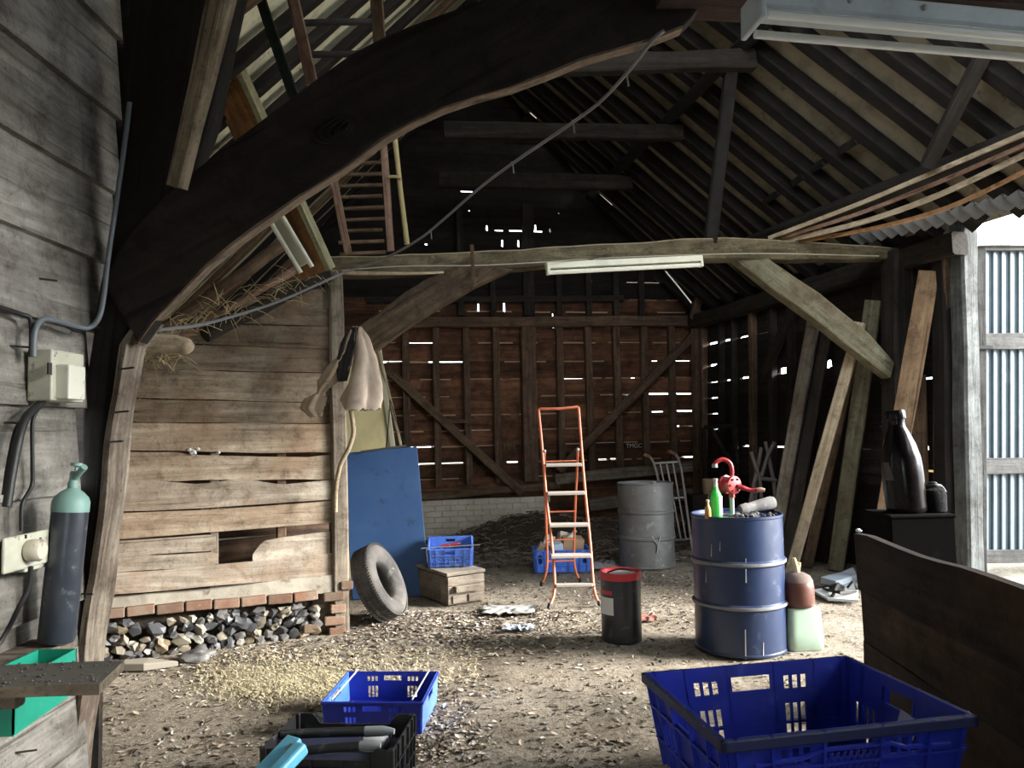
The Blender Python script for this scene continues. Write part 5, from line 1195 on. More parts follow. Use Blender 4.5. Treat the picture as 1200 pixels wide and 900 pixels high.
junk('carton', (-.13, .02, .27), (.10, .12, .16), E3(-14, 22, 0), paint('cream carton', (.62, .52, .42), .8), 'cream carton tipped up at the left in the bright blue crate')
junk('cloth_bundle', (-.20, -.04, .22), (.09, .1, .11), E3(10, 30, 0), paint('tan rag', (.35, .27, .17), .95), 'tan rag at the far left of the bright blue crate')
junk('paper_bag', (.05, .1, .29), (.14, .07, .15), E3(-20, 15, 20), paint('pale paper', (.60, .50, .40), .9), 'crumpled pale paper bag at the back of the bright blue crate')

# ------------------------------------------------------------------ tyre, boards, sacks
tc = G(447, 731); rt, wt_ = .295, .175
ax = V((.88, -.16, .42)).normalized(); upv = (V((0, 0, 1)) - ax * ax.z).normalized(); sv = upv.cross(ax)
cz = rt * upv.z + wt_ / 2 * abs(ax.z) - .01
M_ = rotm(sv, upv.cross(sv).normalized() if False else upv, ax, V((tc.x - .03, tc.y + .12, cz)))
prof = []
for a in range(0, 360, 20):
    th = radians(a); prof.append((rt - .075 + .075 * math.copysign(abs(cos(th)) ** .6, cos(th)), .5 * wt_ * math.copysign(abs(sin(th)) ** .55, sin(th)) * (1 if cos(th) > -.2 else .82)))
m = MB(); n = 64; k = len(prof)
vs = [(r_ * cos(2 * pi * i / n), r_ * sin(2 * pi * i / n), z_) for i in range(n) for r_, z_ in prof]
m.add(vs, [(i * k + j, i * k + (j + 1) % k, ((i + 1) % n) * k + (j + 1) % k, ((i + 1) % n) * k + j) for i in range(n) for j in range(k)])
t = thing('car_tyre', label='worn black car tyre leaning against the blue board', cat='tyre'); t.matrix_basis = M_
M_TYRE = paint('dusty rubber', (.030, .028, .027), .85, wear=(.16, .145, .125), wamt=.7, ws=12, dirt=(.11, .10, .088), dlo=.45, bump=.2)
obj('carcass', m, M_TYRE, t, smooth=50)
m = MB()
for i in range(84):
    for j, zz in enumerate((-.058, -.02, .02, .058)):
        a = 2 * pi * (i + .5 * (j % 2)) / 84; q = Matrix.Rotation(a, 4, 'Z') @ Matrix.Translation((rt + .001, 0, zz)) @ Matrix.Rotation(.5 if zz > 0 else -.5, 4, 'X')
        m.box((0, 0, 0), (.008, .013, .030), M=q)
obj('tread', m, M_TYRE, t)
b0, b1 = G(413, 703), G(504, 698); t0, t1 = PW(402, 531, b0.y + .28), PW(489, 523, b1.y + .28)
t = thing('blue_board', (b0 + b1) / 2, label='tall scuffed blue board leaning upright behind the tyre', cat='board')
nrm = (b1 - b0).cross(t0 - b0).normalized()
if nrm.y < 0: nrm = -nrm
m = MB(); A = [b0.lerp(t0, i / 10) for i in range(11)]; B = [b1.lerp(t1, i / 10) for i in range(11)]; m.strip(A, B, nrm * .028, jit=.004)
obj('board', m, paint('scuffed blue board', (.020, .065, .175), .55, wear=(.012, .035, .095), wamt=.8, ws=5, dirt=(.032, .085, .195), dlo=.5, bump=.1), t, ws=True, bev=.005)
obj('top_edge', MB().strip([t0 + V((.16, .0, .0)), t1 - V((.1, 0, 0))], [t0 + V((.16, 0, .018)), t1 + V((-.1, 0, .018))], nrm * .03, jit=.004, seg=6), paint('dark board edge', (.05, .045, .05), .8), t, ws=True)
c0, c1 = G(398, 690), G(480, 685); s0, s1 = PW(392, 400, c0.y + .15), PW(440, 396, c1.y + .15)
t = thing('cream_panel', (c0 + c1) / 2, label='cream door panel standing behind the blue board and the sacks', cat='panel')
obj('panel', MB().strip([c0, s0], [c1, s1], (0, .03, 0), seg=4), paint('cream paint', (.58, .50, .26), .6, dirt=(.40, .35, .2), dlo=.55), t, ws=True)
obj('edge_strip', MB().strip([c1 + V((.0, -.02, 0)), s1 + V((0, -.02, 0))], [c1 + V((.05, -.02, 0)), s1 + V((.04, -.02, 0))], (0, .05, 0), seg=4), paint('pale strip', (.60, .56, .40), .6), t, ws=True)
timber('leaning_batten', G(505, 676) , PW(443, 408, 7.55), .03, .03, W_PALE, label='thin pale batten leaning beside the cream panel', cat='batten')
timber('leaning_batten', G(500, 672) , PW(459, 530, 7.9), .06, .03, W_GREY, label='short grey batten end just above the blue board', cat='batten')
m = MB(); m.tube(smooth_path([PW(455, 420, 7.6), PW(457, 470, 7.6), PW(452, 530, 7.3)], 5), .006, 6); m.tube(smooth_path([PW(458, 470, 7.6), PW(470, 510, 7.6), PW(486, 540, 7.3)], 5), .004, 6)
tag(obj('wire_strand', m, M_IRON, M=Matrix.Translation(PW(455, 420, 7.6)), ws=True), 'thin dark wires hanging beside the cream panel', 'wire')
def cloth(rings, n=28, fold=5, amp=.22, sd=0, thin=1.0):
    """rings: (centre, half width, half depth); a draped closed cloth with vertical folds"""
    m = MB(); vs = []
    rings2 = []
    for i in range(len(rings) - 1):
        for j in range(4):
            u = j / 4; a, b = rings[i], rings[i + 1]; rings2.append((V(a[0]).lerp(V(b[0]), u), a[1] + (b[1] - a[1]) * u, a[2] + (b[2] - a[2]) * u))
    rings2.append((V(rings[-1][0]), rings[-1][1], rings[-1][2]))
    for i, (c_, w_, d_) in enumerate(rings2):
        for k in range(n):
            a = 2 * pi * k / n; q = 1 + amp * sin(a * fold + sd + .35 * sin(i * .7)) + .35 * amp * noise.noise(V((cos(a) * 2, sin(a) * 2, i * .35 + sd)))
            vs.append(c_ + V((w_ * cos(a) * q, d_ * sin(a) * q, .022 * noise.noise(V((k * .55, i * .8, sd))))))
    N_ = len(rings2)
    m.add(vs, [(i * n + k, i * n + (k + 1) % n, (i + 1) * n + (k + 1) % n, (i + 1) * n + k) for i in range(N_ - 1) for k in range(n)])
    m.add([vs[(N_ - 1) * n + k] for k in range(n)], [tuple(range(n))]); m.add([vs[k] for k in range(n)], [tuple(range(n - 1, -1, -1))])
    return m
YS = 5.52
M_SACK1 = paint('beige sacking', (.40, .32, .23), .95, wear=(.22, .16, .11), wamt=.8, ws=9, dirt=(.27, .21, .15), dlo=.5, bump=.5, spec=.1)
M_SACK2 = paint('pinkish sacking', (.46, .38, .31), .9, wear=(.36, .14, .11), wamt=.9, ws=4, dirt=(.30, .21, .16), dlo=.5, bump=.5, spec=.2)
m = cloth([(PW(412, 388, YS), .018, .018), (PW(408, 402, YS), .035, .03), (PW(403, 416, YS), .026, .03), (PW(396, 430, YS), .062, .04), (PW(385, 446, YS), .058, .035), (PW(376, 460, YS), .022, .024), (PW(370, 467, YS), .06, .035), (PW(365, 478, YS), .066, .03), (PW(370, 488, YS), .035, .02)], fold=4, amp=.42, sd=2)
tag(obj('hanging_sack', m, M_SACK1, M=Matrix.Translation(PW(412, 388, YS)), ws=True, smooth=70), 'twisted beige sack hanging from the partition end post', 'sack')
m = cloth([(PW(414, 384, YS + .02), .022, .02), (PW(408, 402, YS + .0), .05, .04), (PW(403, 425, YS + .0), .05, .05), (PW(401, 446, YS + .0), .03, .04)], fold=4, amp=.25, sd=5)
tag(obj('hanging_sack', m, paint('black sacking', (.014, .012, .012), .9), M=Matrix.Translation(PW(414, 384, YS + .1)), ws=True, smooth=70), 'black cloth hanging between the beige and the pinkish sack', 'sack')
m = cloth([(PW(422, 384, YS - .02), .014, .014), (PW(424, 398, YS - .02), .045, .035), (PW(426, 420, YS - .03), .075, .032), (PW(425, 446, YS - .03), .105, .036), (PW(421, 468, YS - .03), .132, .04), (PW(422, 480, YS - .03), .118, .042)], n=40, fold=3, amp=.30, sd=1)
tag(obj('hanging_sack', m, M_SACK2, M=Matrix.Translation(PW(422, 384, YS)), ws=True, smooth=70), 'wide pinkish stained sack hanging above the blue board', 'sack')
cable('bent_stick', [PW(408, 470, YS + .03), PW(413, 492, YS + .02), PW(414, 508, YS), PW(409, 525, YS), PW(399, 545, YS + .02), PW(394, 570, YS + .05), PW(393, 600, YS + .06)], .017, W_PALE, 'bent pale stick curving down below the hanging sacks', 'stick')

# ------------------------------------------------------------------ sack truck
hb0, hb1 = G(789, 655), G(812, 650)
Yh = 9.05
t = thing('sack_truck', V(((hb0.x + hb1.x) / 2, Yh, 0)), label='grey tubular sack truck with curved handles behind the grey drum', cat='sack truck')
M_TR = paint('worn grey tube', (.40, .37, .34), .5, wear=(.28, .16, .11), wamt=.8, ws=13, metal=.2)
zs0 = PW(789, 655, Yh - .1)
for pts in ([(756, 533, Yh - .05), (761, 535, Yh + .0), (766, 543, Yh + .1), (771, 560, Yh + .15), (780, 605, Yh + .08), (789, 652, Yh - .05)], [(785, 529, Yh - .05), (791, 532, Yh), (796, 541, Yh + .1), (800, 560, Yh + .15), (806, 605, Yh + .08), (812, 648, Yh - .05)]):
    r_o = obj('rail', MB().tube(smooth_path([PW(*p) for p in pts], 5), .015, 10), M_TR, t, ws=True, smooth=60)
    obj('grip', MB().tube([PW(pts[0][0] - 1, pts[0][1] + (2 if pts[0][0] < 770 else 1), Yh - .06), PW(*pts[0]), PW(*pts[1])], .021, 10), paint('rust grip %d' % pts[0][0], (.24, .10, .07), .7), r_o, ws=True, smooth=60)
for (xa, ya, xb, yb_) in ((766, 543, 796, 541), (775, 585, 802, 583), (785, 634, 810, 631)): obj('cross_bar', MB().tube([PW(xa, ya, Yh + .1), PW(xb, yb_, Yh + .1)], .013, 8), M_TR, t, ws=True, smooth=60)
for k in (.25, .5, .75):
    a, b = PW(766 + 30 * k, 543 - 2 * k, Yh + .1), PW(786 + 24 * k, 634 - 3 * k, Yh + .0); obj('slat', MB().tube([a, b], .010, 8), M_TR, t, ws=True, smooth=60)
obj('toe_plate', MB().hexa([PW(790, 650, Yh - .1), PW(814, 646, Yh - .1), PW(814, 655, Yh - .35), PW(790, 660, Yh - .35)], [q + V((0, 0, .012)) for q in (PW(790, 650, Yh - .1), PW(814, 646, Yh - .1), PW(814, 655, Yh - .35), PW(790, 660, Yh - .35))]), M_TR, t, ws=True)
for x in (785, 817):
    p = PW(x, 640, Yh + .05); p.z = .11; obj('wheel', MB().lathe([(.05, -.03), (.105, -.028), (.112, 0), (.105, .028), (.05, .03)], 24, M=Matrix.Translation(p) @ Matrix.Rotation(pi / 2, 4, 'Y')), M_BLK, t, ws=True, smooth=40)

# ------------------------------------------------------------------ canister and brown jar by the blue drum
gp = G(946, 764); CP = V((gp.x, gp.y + .09, 0))
t = thing('plastic_canister', CP, radians(8), label='pale greenish plastic canister right of the blue drum', cat='canister')
M_CAN = paint('milky plastic', (.33, .43, .34), .4, wear=(.25, .32, .25), wamt=.5, ws=8, dirt=(.29, .36, .27), dlo=.5, sss=.25)
m = MB()
ring = lambda w_, d_, z_: [V((w_ / 2 * math.copysign(abs(cos(a)) ** .35, cos(a)), d_ / 2 * math.copysign(abs(sin(a)) ** .35, sin(a)), z_)) for a in [2 * pi * k / 32 + .01 for k in range(32)]]
L = [ring(.225, .155, 0), ring(.245, .175, .012), ring(.243, .172, .10), ring(.225, .16, .235), ring(.215, .155, .262), ring(.19, .13, .272)]
m.add([p for r_ in L for p in r_], [(i * 32 + k, i * 32 + (k + 1) % 32, (i + 1) * 32 + (k + 1) % 32, (i + 1) * 32 + k) for i in range(5) for k in range(32)] + [tuple(range(31, -1, -1)), tuple(160 + k for k in range(32))])
obj('body', m, M_CAN, t, smooth=45)
t = thing('brown_jar', CP + V((-.012, .0, .270)), label='rusty brown rounded jar standing on the pale canister', cat='jar')
obj('body', MB().lathe([(.085, 0), (.098, .008), (.104, .03), (.104, .13), (.098, .165), (.078, .195), (.045, .212), (.024, .218)], 32, wob=.02), paint('rusty brown', (.10, .030, .018), .45, wear=(.24, .16, .12), wamt=.8, ws=9, dirt=(.08, .03, .02), dlo=.5), t, smooth=45)
obj('shoulder_dust', MB().lathe([(.1000, .164), (.0810, .197), (.046, .2155), (.02, .220)], 32, wob=.02), paint('dusty shoulder', (.11, .075, .06), .8, wear=(.16, .07, .05), wamt=.9, ws=11), t, smooth=45)
obj('stopper', MB().tube([(0, 0, .21), (-.004, 0, .25), (-.016, 0, .31)], [.022, .02, .012], 8).tube([(.008, 0, .22), (.018, 0, .28)], .012, 6), paint('yellow stopper', (.50, .40, .20), .8), t, smooth=50)

# ------------------------------------------------------------------ dark timber bin, box and bottles at right
Zb = .95
q0, q1 = PL(1001, 625, V((0, 0, Zb)), V((0, 0, 1))), PL(1215, 697, V((0, 0, Zb)), V((0, 0, 1)))
q0.z = q1.z = 0
dv = (q1 - q0).normalized(); nv = V((dv.y, -dv.x, 0))
if nv.x < 0: nv = -nv
t = thing('timber_bin', V((q0.x, q0.y, 0)), label='dark board-sided bin filling the lower right corner', cat='bin')
q2 = q0 + dv * 2.4
def brow(z0, z1, off, d=0, jit=.008, sd=0, tint=.5):
    A = [q0.lerp(q2, i / 16) + V((0, 0, z1)) * 1 for i in range(17)]; B = [q0.lerp(q2, i / 16) for i in range(17)]
    A = [V((p.x, p.y, z1 + .02 * noise.noise(V((i * .37, sd, 3))))) + nv * d for i, p in enumerate(A)]; B = [V((p.x, p.y, z0 + .004 * noise.noise(V((i * .6, sd, 8))))) + nv * d for i, p in enumerate(B)]
    return MB().strip(A, B, nv * off, tint, jit=jit, sd=sd)
for k, (z0, z1, d) in enumerate(((.70, Zb, .0), (.46, .715, .02), (.22, .47, .012), (.0, .23, .02))): obj('side_board', brow(z0, z1, .035, d, sd=k + 2, tint=(.35, .55, .4, .4)[k]), W_BIN, t, frame(q0, q2), ws=True)
for k, (z0, z1) in enumerate(((.28, .55), (.0, .29))):
    e0 = q0 + nv * .04; e1 = q0 + nv * 1.5
    obj('end_board', MB().strip([e0 + V((0, 0, z1)), e1 + V((0, 0, z1))], [e0 + V((0, 0, z0)), e1 + V((0, 0, z0))], dv * .035, .5, seg=10, jit=.008, sd=k), W_BIN, t, frame(e0, e1), ws=True)
timber('corner_batten', q0 + nv * .05 + dv * .06, q0 + nv * .05 + dv * .06 + V((0, 0, .9)), .05, .05, W_BIN, parent=t)
p = q0 + dv * .42 + V((0, 0, -.20)) - nv * .012; obj('staple', MB().tube([p, p + dv * .08 + V((0, 0, .004)), p + dv * .10 + V((0, 0, -.05))], .004, 6), M_IRON, t, ws=True)
obj('baler_twine', MB().tube(smooth_path([p + V((0, 0, -.02)), p + dv * .05 + V((0, 0, -.05)), p + dv * .03 + V((0, 0, -.09)), p + dv * .07 + V((0, 0, -.12))], 4), .003, 5), paint('twine', (.10, .16, .08), .9), t, ws=True)
# box inside the bin carrying the bottles
Yk = 3.78
a, b = PW(1043, 604, Yk), PW(1120, 606, Yk); zt = .985
m = MB().box(((a.x + b.x) / 2, Yk + .14, zt / 2), (b.x - a.x, .28, zt)); m.box(((a.x + b.x) / 2, Yk + .14, zt + .006), (b.x - a.x + .01, .29, .018))
tag(obj('black_box', m, paint('black sooty box', (.008, .0075, .0075), .95, spec=.02, wear=(.02, .02, .02), wamt=.4, ws=12), M=Matrix.Translation(((a.x + b.x) / 2, Yk + .14, 0)), ws=True, bev=.008), 'sooty black box standing behind the dark bin, carrying the big bottle', 'box')
zt += .015
k_ = Yk / F
bb = PL(1063, 600, V((0, Yk + .13, 0)), V((0, 1, 0))); r_ = .095
t = thing('large_bottle', V((bb.x, Yk + .13, zt)), label='big dark glass bottle standing on the sooty black box', cat='bottle', rot=E3(0, -4, 0))
M_GLS = paint('dark glass', (.005, .0035, .004), .22, spec=.22, bump=0, dirt=(.02, .014, .014), dlo=.5)
Hh = .515
obj('body', MB().lathe([(r_ * .88, 0), (r_ * .98, .01), (r_, .03), (r_ * 1.02, .20), (r_ * .98, .27), (r_ * .82, .34), (r_ * .58, .40), (r_ * .44, .43), (r_ * .40, .45), (r_ * .42, .47)], 36), M_GLS, t, smooth=40)
obj('neck_ring', MB().lathe([(r_ * .42, .468), (r_ * .50, .472), (r_ * .50, .505), (r_ * .46, Hh), (r_ * .2, Hh - .004)], 28), M_GLS, t, smooth=40)
obj('label_scrap', MB().strip([((r_ * 1.025) * cos(a), (r_ * 1.025) * sin(a), .17) for a in [radians(-170 + 6 * k) for k in range(6)]], [((r_ * 1.005) * cos(a), (r_ * 1.005) * sin(a), .26) for a in [radians(-172 + 4 * k) for k in range(6)]], (-.001, 0, 0)), paint('old scrap', (.05, .05, .05), .6), t)
p = PL(1097, 600, V((0, Yk + .10, 0)), V((0, 1, 0))); t = thing('squat_can', V((p.x, Yk + .12, zt)), label='squat lumpy black can right of the big dark bottle', cat='can')
obj('body', MB().lathe([(.055, 0), (.062, .006), (.063, .05), (.064, .085), (.058, .11), (.03, .122), (.02, .125)], 24, wob=.12), paint('lumpy black', (.006, .006, .0065), .8, spec=.1, wear=(.05, .05, .055), wamt=.4, ws=26, bump=.8), t, smooth=45)
obj('spout', MB().lathe([(.02, .122), (.022, .145), (.016, .15)], 14).tube(smooth_path([(-.06, 0, .10), (-.035, 0, .128), (0, -.02, .132), (.04, 0, .125), (.06, .0, .095)], 3), .010, 7), M_BLACKP, t, smooth=45)
p = PW(1010, 624, q0.y + .02); tag(obj('white_scrap', MB().blob((0, 0, 0), (.014, .012, .009), 2, .4, 2), paint('white scrap', (.6, .62, .64), .8), M=Matrix.Translation((q0.x + .02, q0.y + .0, Zb + .012))), 'small white scrap on the corner of the dark bin', 'scrap')

# ------------------------------------------------------------------ junk on the floor and against the right wall
def sheet(name, pts, th, mat, label, cat, lift=.012, rag=.0):
    m = MB(); Q = [G(x, y, lift) for x, y in pts]; n = len(Q)
    top = [q + V((0, 0, th + R.uniform(0, rag))) for q in Q]
    m.add(Q + top, [tuple(range(n - 1, -1, -1)), tuple(range(n, 2 * n))] + [(i, (i + 1) % n, n + (i + 1) % n, n + i) for i in range(n)])
    return tag(obj(name, m, mat, M=Matrix.Translation((Q[0].x, Q[0].y, 0)), ws=True), label, cat)
M_WPL = paint('dusty white plastic', (.34, .33, .31), .8, wear=(.29, .275, .25), wamt=.8, ws=8)
def crumple(name, px, py, wx, wy, label, mat, sd):
    c_ = G(px, py, .0); m = MB(); nx_, ny_ = 22, 10; vs = []
    for s_ in (0, 1):
        for j in range(ny_ + 1):
            for i in range(nx_ + 1):
                u, v = i / nx_ - .5, j / ny_ - .5; e = 1 + .3 * noise.noise(V((u * 4, v * 4, sd)))
                vs.append(c_ + V((u * wx * e, v * wy * e + .12 * wx * u * u * 2, .022 + .022 * noise.noise(V((u * 9, v * 6, sd + 3))) + .005 * abs(noise.noise(V((u * 22, v * 14, sd)))) - .004 * s_)))
    w_ = nx_ + 1; o = w_ * (ny_ + 1)
    fs = [(s_ * o + j * w_ + i, s_ * o + j * w_ + i + 1, s_ * o + (j + 1) * w_ + i + 1, s_ * o + (j + 1) * w_ + i) for s_ in (0, 1) for j in range(ny_) for i in range(nx_)]
    return tag(obj(name, m.add(vs, fs), mat, M=Matrix.Translation(c_), ws=True, smooth=50), label, 'litter')
crumple('plastic_sheet', 596, 717, .42, .28, 'crumpled off-white plastic strip on the floor in front of the chest', M_WPL, 1)
crumple('paper_scrap', 609, 738, .22, .14, 'bluish white paper scrap in the middle of the floor', paint('bluish paper', (.40, .44, .50), .8), 5)
crumple('plastic_sheet', 705, 664, .30, .5, 'white dusty plastic sheet behind the black red-rimmed drum', M_WPL, 9)
crumple('red_rag', 748, 727, .28, .16, 'faded red netting on the floor right of the black drum', paint('faded red', (.32, .12, .09), .9, wear=(.3, .25, .18), wamt=.9, ws=22), 13)
sheet('white_board', [(952, 694), (986, 688), (1006, 684), (1006, 706), (970, 704)], .02, paint('greyish white board', (.42, .43, .41), .7, wear=(.26, .24, .21), ws=8), 'pale grey-white board lying by the feet of the planks', 'board')
sheet('metal_offcut', [(962, 683), (985, 677), (1000, 671), (1004, 680), (980, 688)], .05, paint('bluish metal', (.42, .47, .52), .5), 'bluish metal offcut behind the pale board by the planks', 'offcut', lift=.04)
m = MB(); P = [G(975, 700, .03), G(982, 684, .10), G(992, 690, .02), G(1000, 680, .12), G(1005, 692, .02)]
m.tube(P, .014, 6); m.tube([G(965, 690, .03), G(985, 695, .08), G(1003, 694, .03)], .012, 6); m.blob(G(984, 690, .05), (.07, .06, .05), 5, .6, 2)
tag(obj('scrap_iron', m, M_IRON, M=Matrix.Translation(P[0]), ws=True), 'tangle of black scrap iron near the brown jar', 'scrap iron')
# old rusty trestle and frames in the gloom at the back
m_r = paint('rusty grey iron', (.13, .11, .10), .7, wear=(.2, .14, .1), ws=16)
def rods(name, L_, r0, label, cat, mat=m_r):
    m = MB(); p0 = PW(*L_[0][0])
    for seg in L_: m.tube([PW(*q) for q in seg], r0, 8)
    return tag(obj(name, m, mat, M=Matrix.Translation(p0), ws=True, smooth=60), label, cat)
rods('iron_trestle', [[(880, 597, 8.4), (900, 533, 8.6), (908, 518, 8.6)], [(880, 530, 8.3), (890, 560, 8.4), (893, 592, 8.2)], [(897, 518, 8.7), (907, 565, 8.5), (909, 590, 8.3)], [(884, 560, 8.4), (909, 563, 8.5)], [(876, 604, 8.2), (886, 556, 8.4), (892, 525, 8.5)]], .022, 'rusty splayed iron trestle in the gloom left of the planks', 'trestle')
rods('iron_stand', [[(826, 501, 10.3), (862, 499, 10.0)], [(862, 499, 10.0), (864, 545, 10.0), (861, 590, 9.9)], [(833, 502, 10.2), (860, 548, 9.9)], [(824, 501, 10.3), (826, 560, 10.3), (828, 596, 10.2)]], .03, 'dark iron stand with a diagonal stay in the far right corner', 'iron stand', W_DARK)
p = PW(830, 540, 9.6); p.z = max(p.z, .1); t = tag(obj('tin_can', MB().lathe([(.07, 0), (.075, .01), (.08, .18), (.075, .185)], 18, M=Matrix.Translation((p.x, 9.6, .62))), paint('tan tin', (.34, .24, .13), .6, wear=(.6, .55, .45), ws=14), smooth=40), 'tan tin on the dark stand in the far right corner', 'tin')
tag(obj('wooden_stand', MB().box((p.x, 9.65, .30), (.5, .4, .62)), W_DARK, M=Matrix.Translation((p.x, 9.65, 0)), ws=True, bev=.01), 'dark wooden stand carrying the tan tin in the far corner', 'stand')
# cobble and slab at the foot of the flint plinth
p = pa(232, 772, .30); p.z = .03; tag(obj('loose_flint', MB().blob((0, 0, .03), (.10, .065, .055), 4, .5, 3), M_FLINT, M=Matrix.Translation((p.x, p.y, 0)) @ Matrix.Rotation(.5, 4, 'Z'), smooth=35), 'loose large flint lying at the foot of the flint plinth', 'stone')
p = pa(170, 790, .35); tag(obj('stone_slab', MB().add([(-.17, -.05, 0), (.02, -.06, 0), (.20, .03, 0), (.0, .06, 0), (-.15, .04, 0), (-.17, -.05, .05), (.02, -.06, .05), (.20, .03, .035), (.0, .06, .055), (-.15, .04, .05)], [(4, 3, 2, 1, 0), (5, 6, 7, 8, 9), (0, 1, 6, 5), (1, 2, 7, 6), (2, 3, 8, 7), (3, 4, 9, 8), (4, 0, 5, 9)]), paint('grey slab', (.30, .27, .22), .9), M=Matrix.Translation((p.x, p.y, 0)), bev=.008), 'flat grey slab beside the shelf board at the plinth foot', 'slab')

# ------------------------------------------------------------------ litter on the floor
M_LEAF = paint('dry leaf', (.27, .215, .16), .9, tint=1.35, spec=.15, bump=0)
def leaf(m, c, s_, sd):
    a = R.uniform(0, 2 * pi); ca, sa = cos(a), sin(a); w = s_ * R.uniform(.35, .7); up1, up2 = R.uniform(.1, .7) * w, R.uniform(.1, .7) * w
    L_ = [(-s_, 0, R.uniform(0, .3) * s_), (-.3 * s_, w, up1), (.4 * s_, w * .8, up1 * .8), (s_, 0, R.uniform(0, .4) * s_), (.4 * s_, -w * .8, up2), (-.3 * s_, -w, up2), (0, 0, .0)]
    tl = R.uniform(-.35, .35)
    P = [V((x * ca - y * sa, x * sa + y * ca, z + x * tl)) + c for x, y, z in L_]
    lo = min(p.z for p in P); P = [p + V((0, 0, c.z - lo)) for p in P]
    m.add(P, [(0, 6, 1), (1, 6, 2), (2, 6, 3), (3, 6, 4), (4, 6, 5), (5, 6, 0)], tint=R.choice((.1, .25, .4, .5, .6, .75, .9, 1.0)), mat=R.choice((0, 0, 0, 1, 1, 2, 2, 3)))
def clear(x, y):
    for (cx_, cy_, rr_) in ((BD.x, BD.y, .3), (KD.x, KD.y, .15), (GD.x, GD.y, .3)):
        if (x - cx_) ** 2 + (y - cy_) ** 2 < rr_ ** 2: return False
    return True
m = MB(); cnt = 0
while cnt < 10500:
    k = R.random()
    if k < .40: px, py = R.gauss(505, 95), 735 + abs(R.gauss(0, 1)) * 22 - 20 + (0)
    elif k < .62: px, py = R.uniform(110, 1010), R.uniform(650, 900)
    elif k < .72: px, py = R.gauss(500, 40), R.gauss(850, 45)
    elif k < .82: px, py = R.uniform(120, 430), R.gauss(768, 12)
    elif k < .92: px, py = R.uniform(700, 1010), R.gauss(675, 22)
    else: px, py = R.uniform(560, 830), R.gauss(700, 25)
    if py < 632: continue
    g_ = G(px, py)
    if g_.y > 9.2 or g_.y < 2.2 or not clear(g_.x, g_.y): continue
    d_ = (g_ - PA_R).dot(PA_N)
    if g_.x < -1.25 and d_ < .1: continue
    if abs(noise.noise(V((g_.x * 1.7, g_.y * 1.7, 4)))) < .08 and R.random() < .6: continue
    leaf(m, V((g_.x, g_.y, floor_z(g_.x, g_.y) + .002)), R.uniform(.008, .024), cnt); cnt += 1
tag(obj('leaf_litter', m, [M_LEAF, paint('pale leaf', (.40, .365, .315), .9, tint=.8, spec=.1, bump=0), paint('dark leaf', (.075, .058, .044), .9, tint=1.0, spec=.1, bump=0), paint('grey leaf', (.24, .225, .205), .9, tint=1.0, spec=.1, bump=0)]), 'dry curled leaves strewn over the trodden earth floor', 'leaves', kind='stuff')
m = MB()
for k in range(9000):
    a = R.uniform(0, 2 * pi); q = abs(R.gauss(0, .5)); px, py = 335 + 112 * q * cos(a), 800 + 26 * q * sin(a) - .06 * (px - 335 if k else 0)
    if R.random() < .15: px, py = R.uniform(230, 560), R.uniform(760, 800)
    g_ = G(px, py); th = R.uniform(0, pi); l_ = R.uniform(.008, .03); e = V((cos(th), sin(th), R.uniform(-.12, .25))) * l_; s_ = V((-sin(th), cos(th), 0)) * .0022
    c_ = V((g_.x, g_.y, floor_z(g_.x, g_.y) + R.uniform(.004, .022))); m.add([c_ - e - s_, c_ - e + s_, c_ + V((0, 0, .006)) + s_, c_ + V((0, 0, .006)) - s_, c_ + e + s_, c_ + e - s_], [(0, 1, 2, 3), (3, 2, 4, 5)], tint=R.random())
tag(obj('straw_patch', m, paint('chopped straw', (.46, .40, .26), .9, tint=.9, spec=.15, bump=0)), 'patch of pale chopped straw on the floor left of the blue crate', 'straw', kind='stuff')
m = MB()
for k in range(2600):
    x_, y_ = R.uniform(-1.5, 3.3), R.uniform(8.3, 11.0); h_ = max(heap(x_, y_) - .045, floor_z(x_, y_))
    th = R.uniform(0, 2 * pi); l_ = R.uniform(.05, .22); e = V((cos(th), sin(th), R.uniform(-.25, .4))) * l_; c_ = V((x_, y_, h_ + .012)); r_ = R.uniform(.003, .008)
    m.tube([c_ - e * .5, c_ + V((0, 0, .02)), c_ + e * .5], r_, 3, tint=R.random())
tag(obj('twigs', m, paint('dry twigs', (.15, .12, .095), .9, tint=1.2, bump=0, spec=.15)), 'dry twigs strewn over the muck bank at the back wall', 'twigs', kind='stuff')
m = MB()
for k in range(700):
    px, py = R.uniform(110, 1000), R.uniform(660, 899); g_ = G(px, py)
    if g_.y > 8.5 or not clear(g_.x, g_.y): continue
    s_ = R.uniform(.004, .014); m.blob(V((g_.x, g_.y, floor_z(g_.x, g_.y) + s_ * .3)), (s_ * 1.2, s_, s_ * .7), k, .5, 1, tint=R.random())
tag(obj('pebbles', m, paint('pebbles', (.19, .165, .135), .85, tint=1.0, bump=0, spec=.2)), 'small pebbles and crumbs strewn over the earth floor', 'pebbles', kind='stuff')
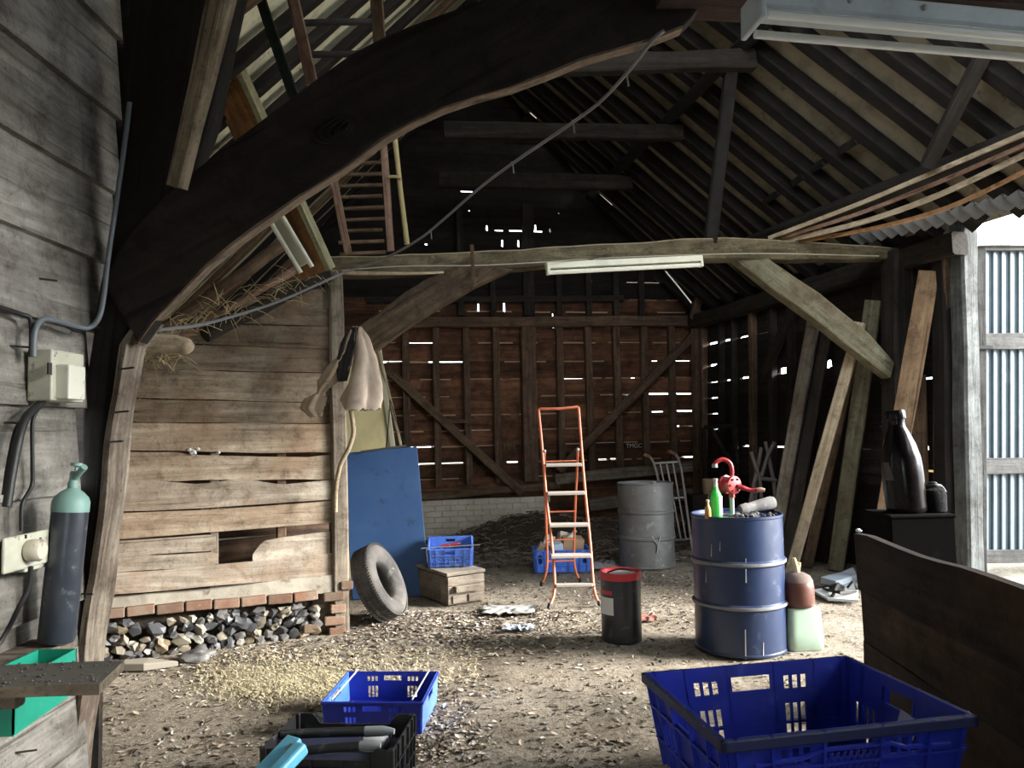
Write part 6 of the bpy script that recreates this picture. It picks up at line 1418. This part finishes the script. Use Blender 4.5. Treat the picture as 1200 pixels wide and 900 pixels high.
# ------------------------------------------------------------------ daylight
w = bpy.data.worlds.new('daylight'); SC.world = w; w.use_nodes = True; nt = w.node_tree
bg = nt.nodes['Background']; bg.inputs['Color'].default_value = (.86, .94, 1.0, 1); bg.inputs['Strength'].default_value = SKY
def portal(name, c, n, sx, sy):
    l = bpy.data.lights.new(name, 'AREA'); l.shape = 'RECTANGLE'; l.size = sx; l.size_y = sy; l.energy = 1; l.cycles.is_portal = True
    o = bpy.data.objects.new(name, l); COL.objects.link(o)
    o.matrix_basis = Matrix.Translation(V(c)) @ (-V(n)).to_track_quat('Z', 'Y').to_matrix().to_4x4()
    return o
mid = (DY0 + DY1) / 2
portal('doorway_daylight', (RWX(mid) + .05, mid, 1.6), RW_N, DY1 - DY0 + .2, 3.3)
portal('fill_daylight', ((FD[0] + FD[1]) / 2, -2.05, FD[2] / 2), (0, 1, 0), FD[1] - FD[0], FD[2])
s = bpy.data.lights.new('sun', 'SUN'); s.energy = SUN; s.angle = radians(24); s.color = (1, .97, .92)
o = bpy.data.objects.new('sun', s); COL.objects.link(o)
dirn = V((-1.0, .10, -.37)).normalized(); o.matrix_basis = Matrix.Translation((8, 3, 6)) @ (-dirn).to_track_quat('Z', 'Y').to_matrix().to_4x4()

cam = bpy.data.cameras.new('camera'); cam.sensor_fit = 'HORIZONTAL'; cam.sensor_width = 36; cam.lens = 36 * F / 1200; cam.clip_start = .05; cam.clip_end = 300
co = bpy.data.objects.new('camera', cam); COL.objects.link(co)
B_ = -fwd
co.matrix_basis = Matrix(((RIGHT.x, UP.x, B_.x, CAM.x), (RIGHT.y, UP.y, B_.y, CAM.y), (RIGHT.z, UP.z, B_.z, CAM.z), (0, 0, 0, 1)))
SC.camera = co
vs_ = SC.view_settings; vs_.view_transform = 'Standard'; vs_.look = 'None'; vs_.gamma = 1; vs_.exposure = EXPO; vs_.use_curve_mapping = False
SC.display_settings.display_device = 'sRGB'
cy = SC.cycles; cy.use_denoising = True; cy.max_bounces = 8; cy.diffuse_bounces = 5; cy.glossy_bounces = 3; cy.transmission_bounces = 4
cy.sample_clamp_indirect = 6; cy.use_adaptive_sampling = True
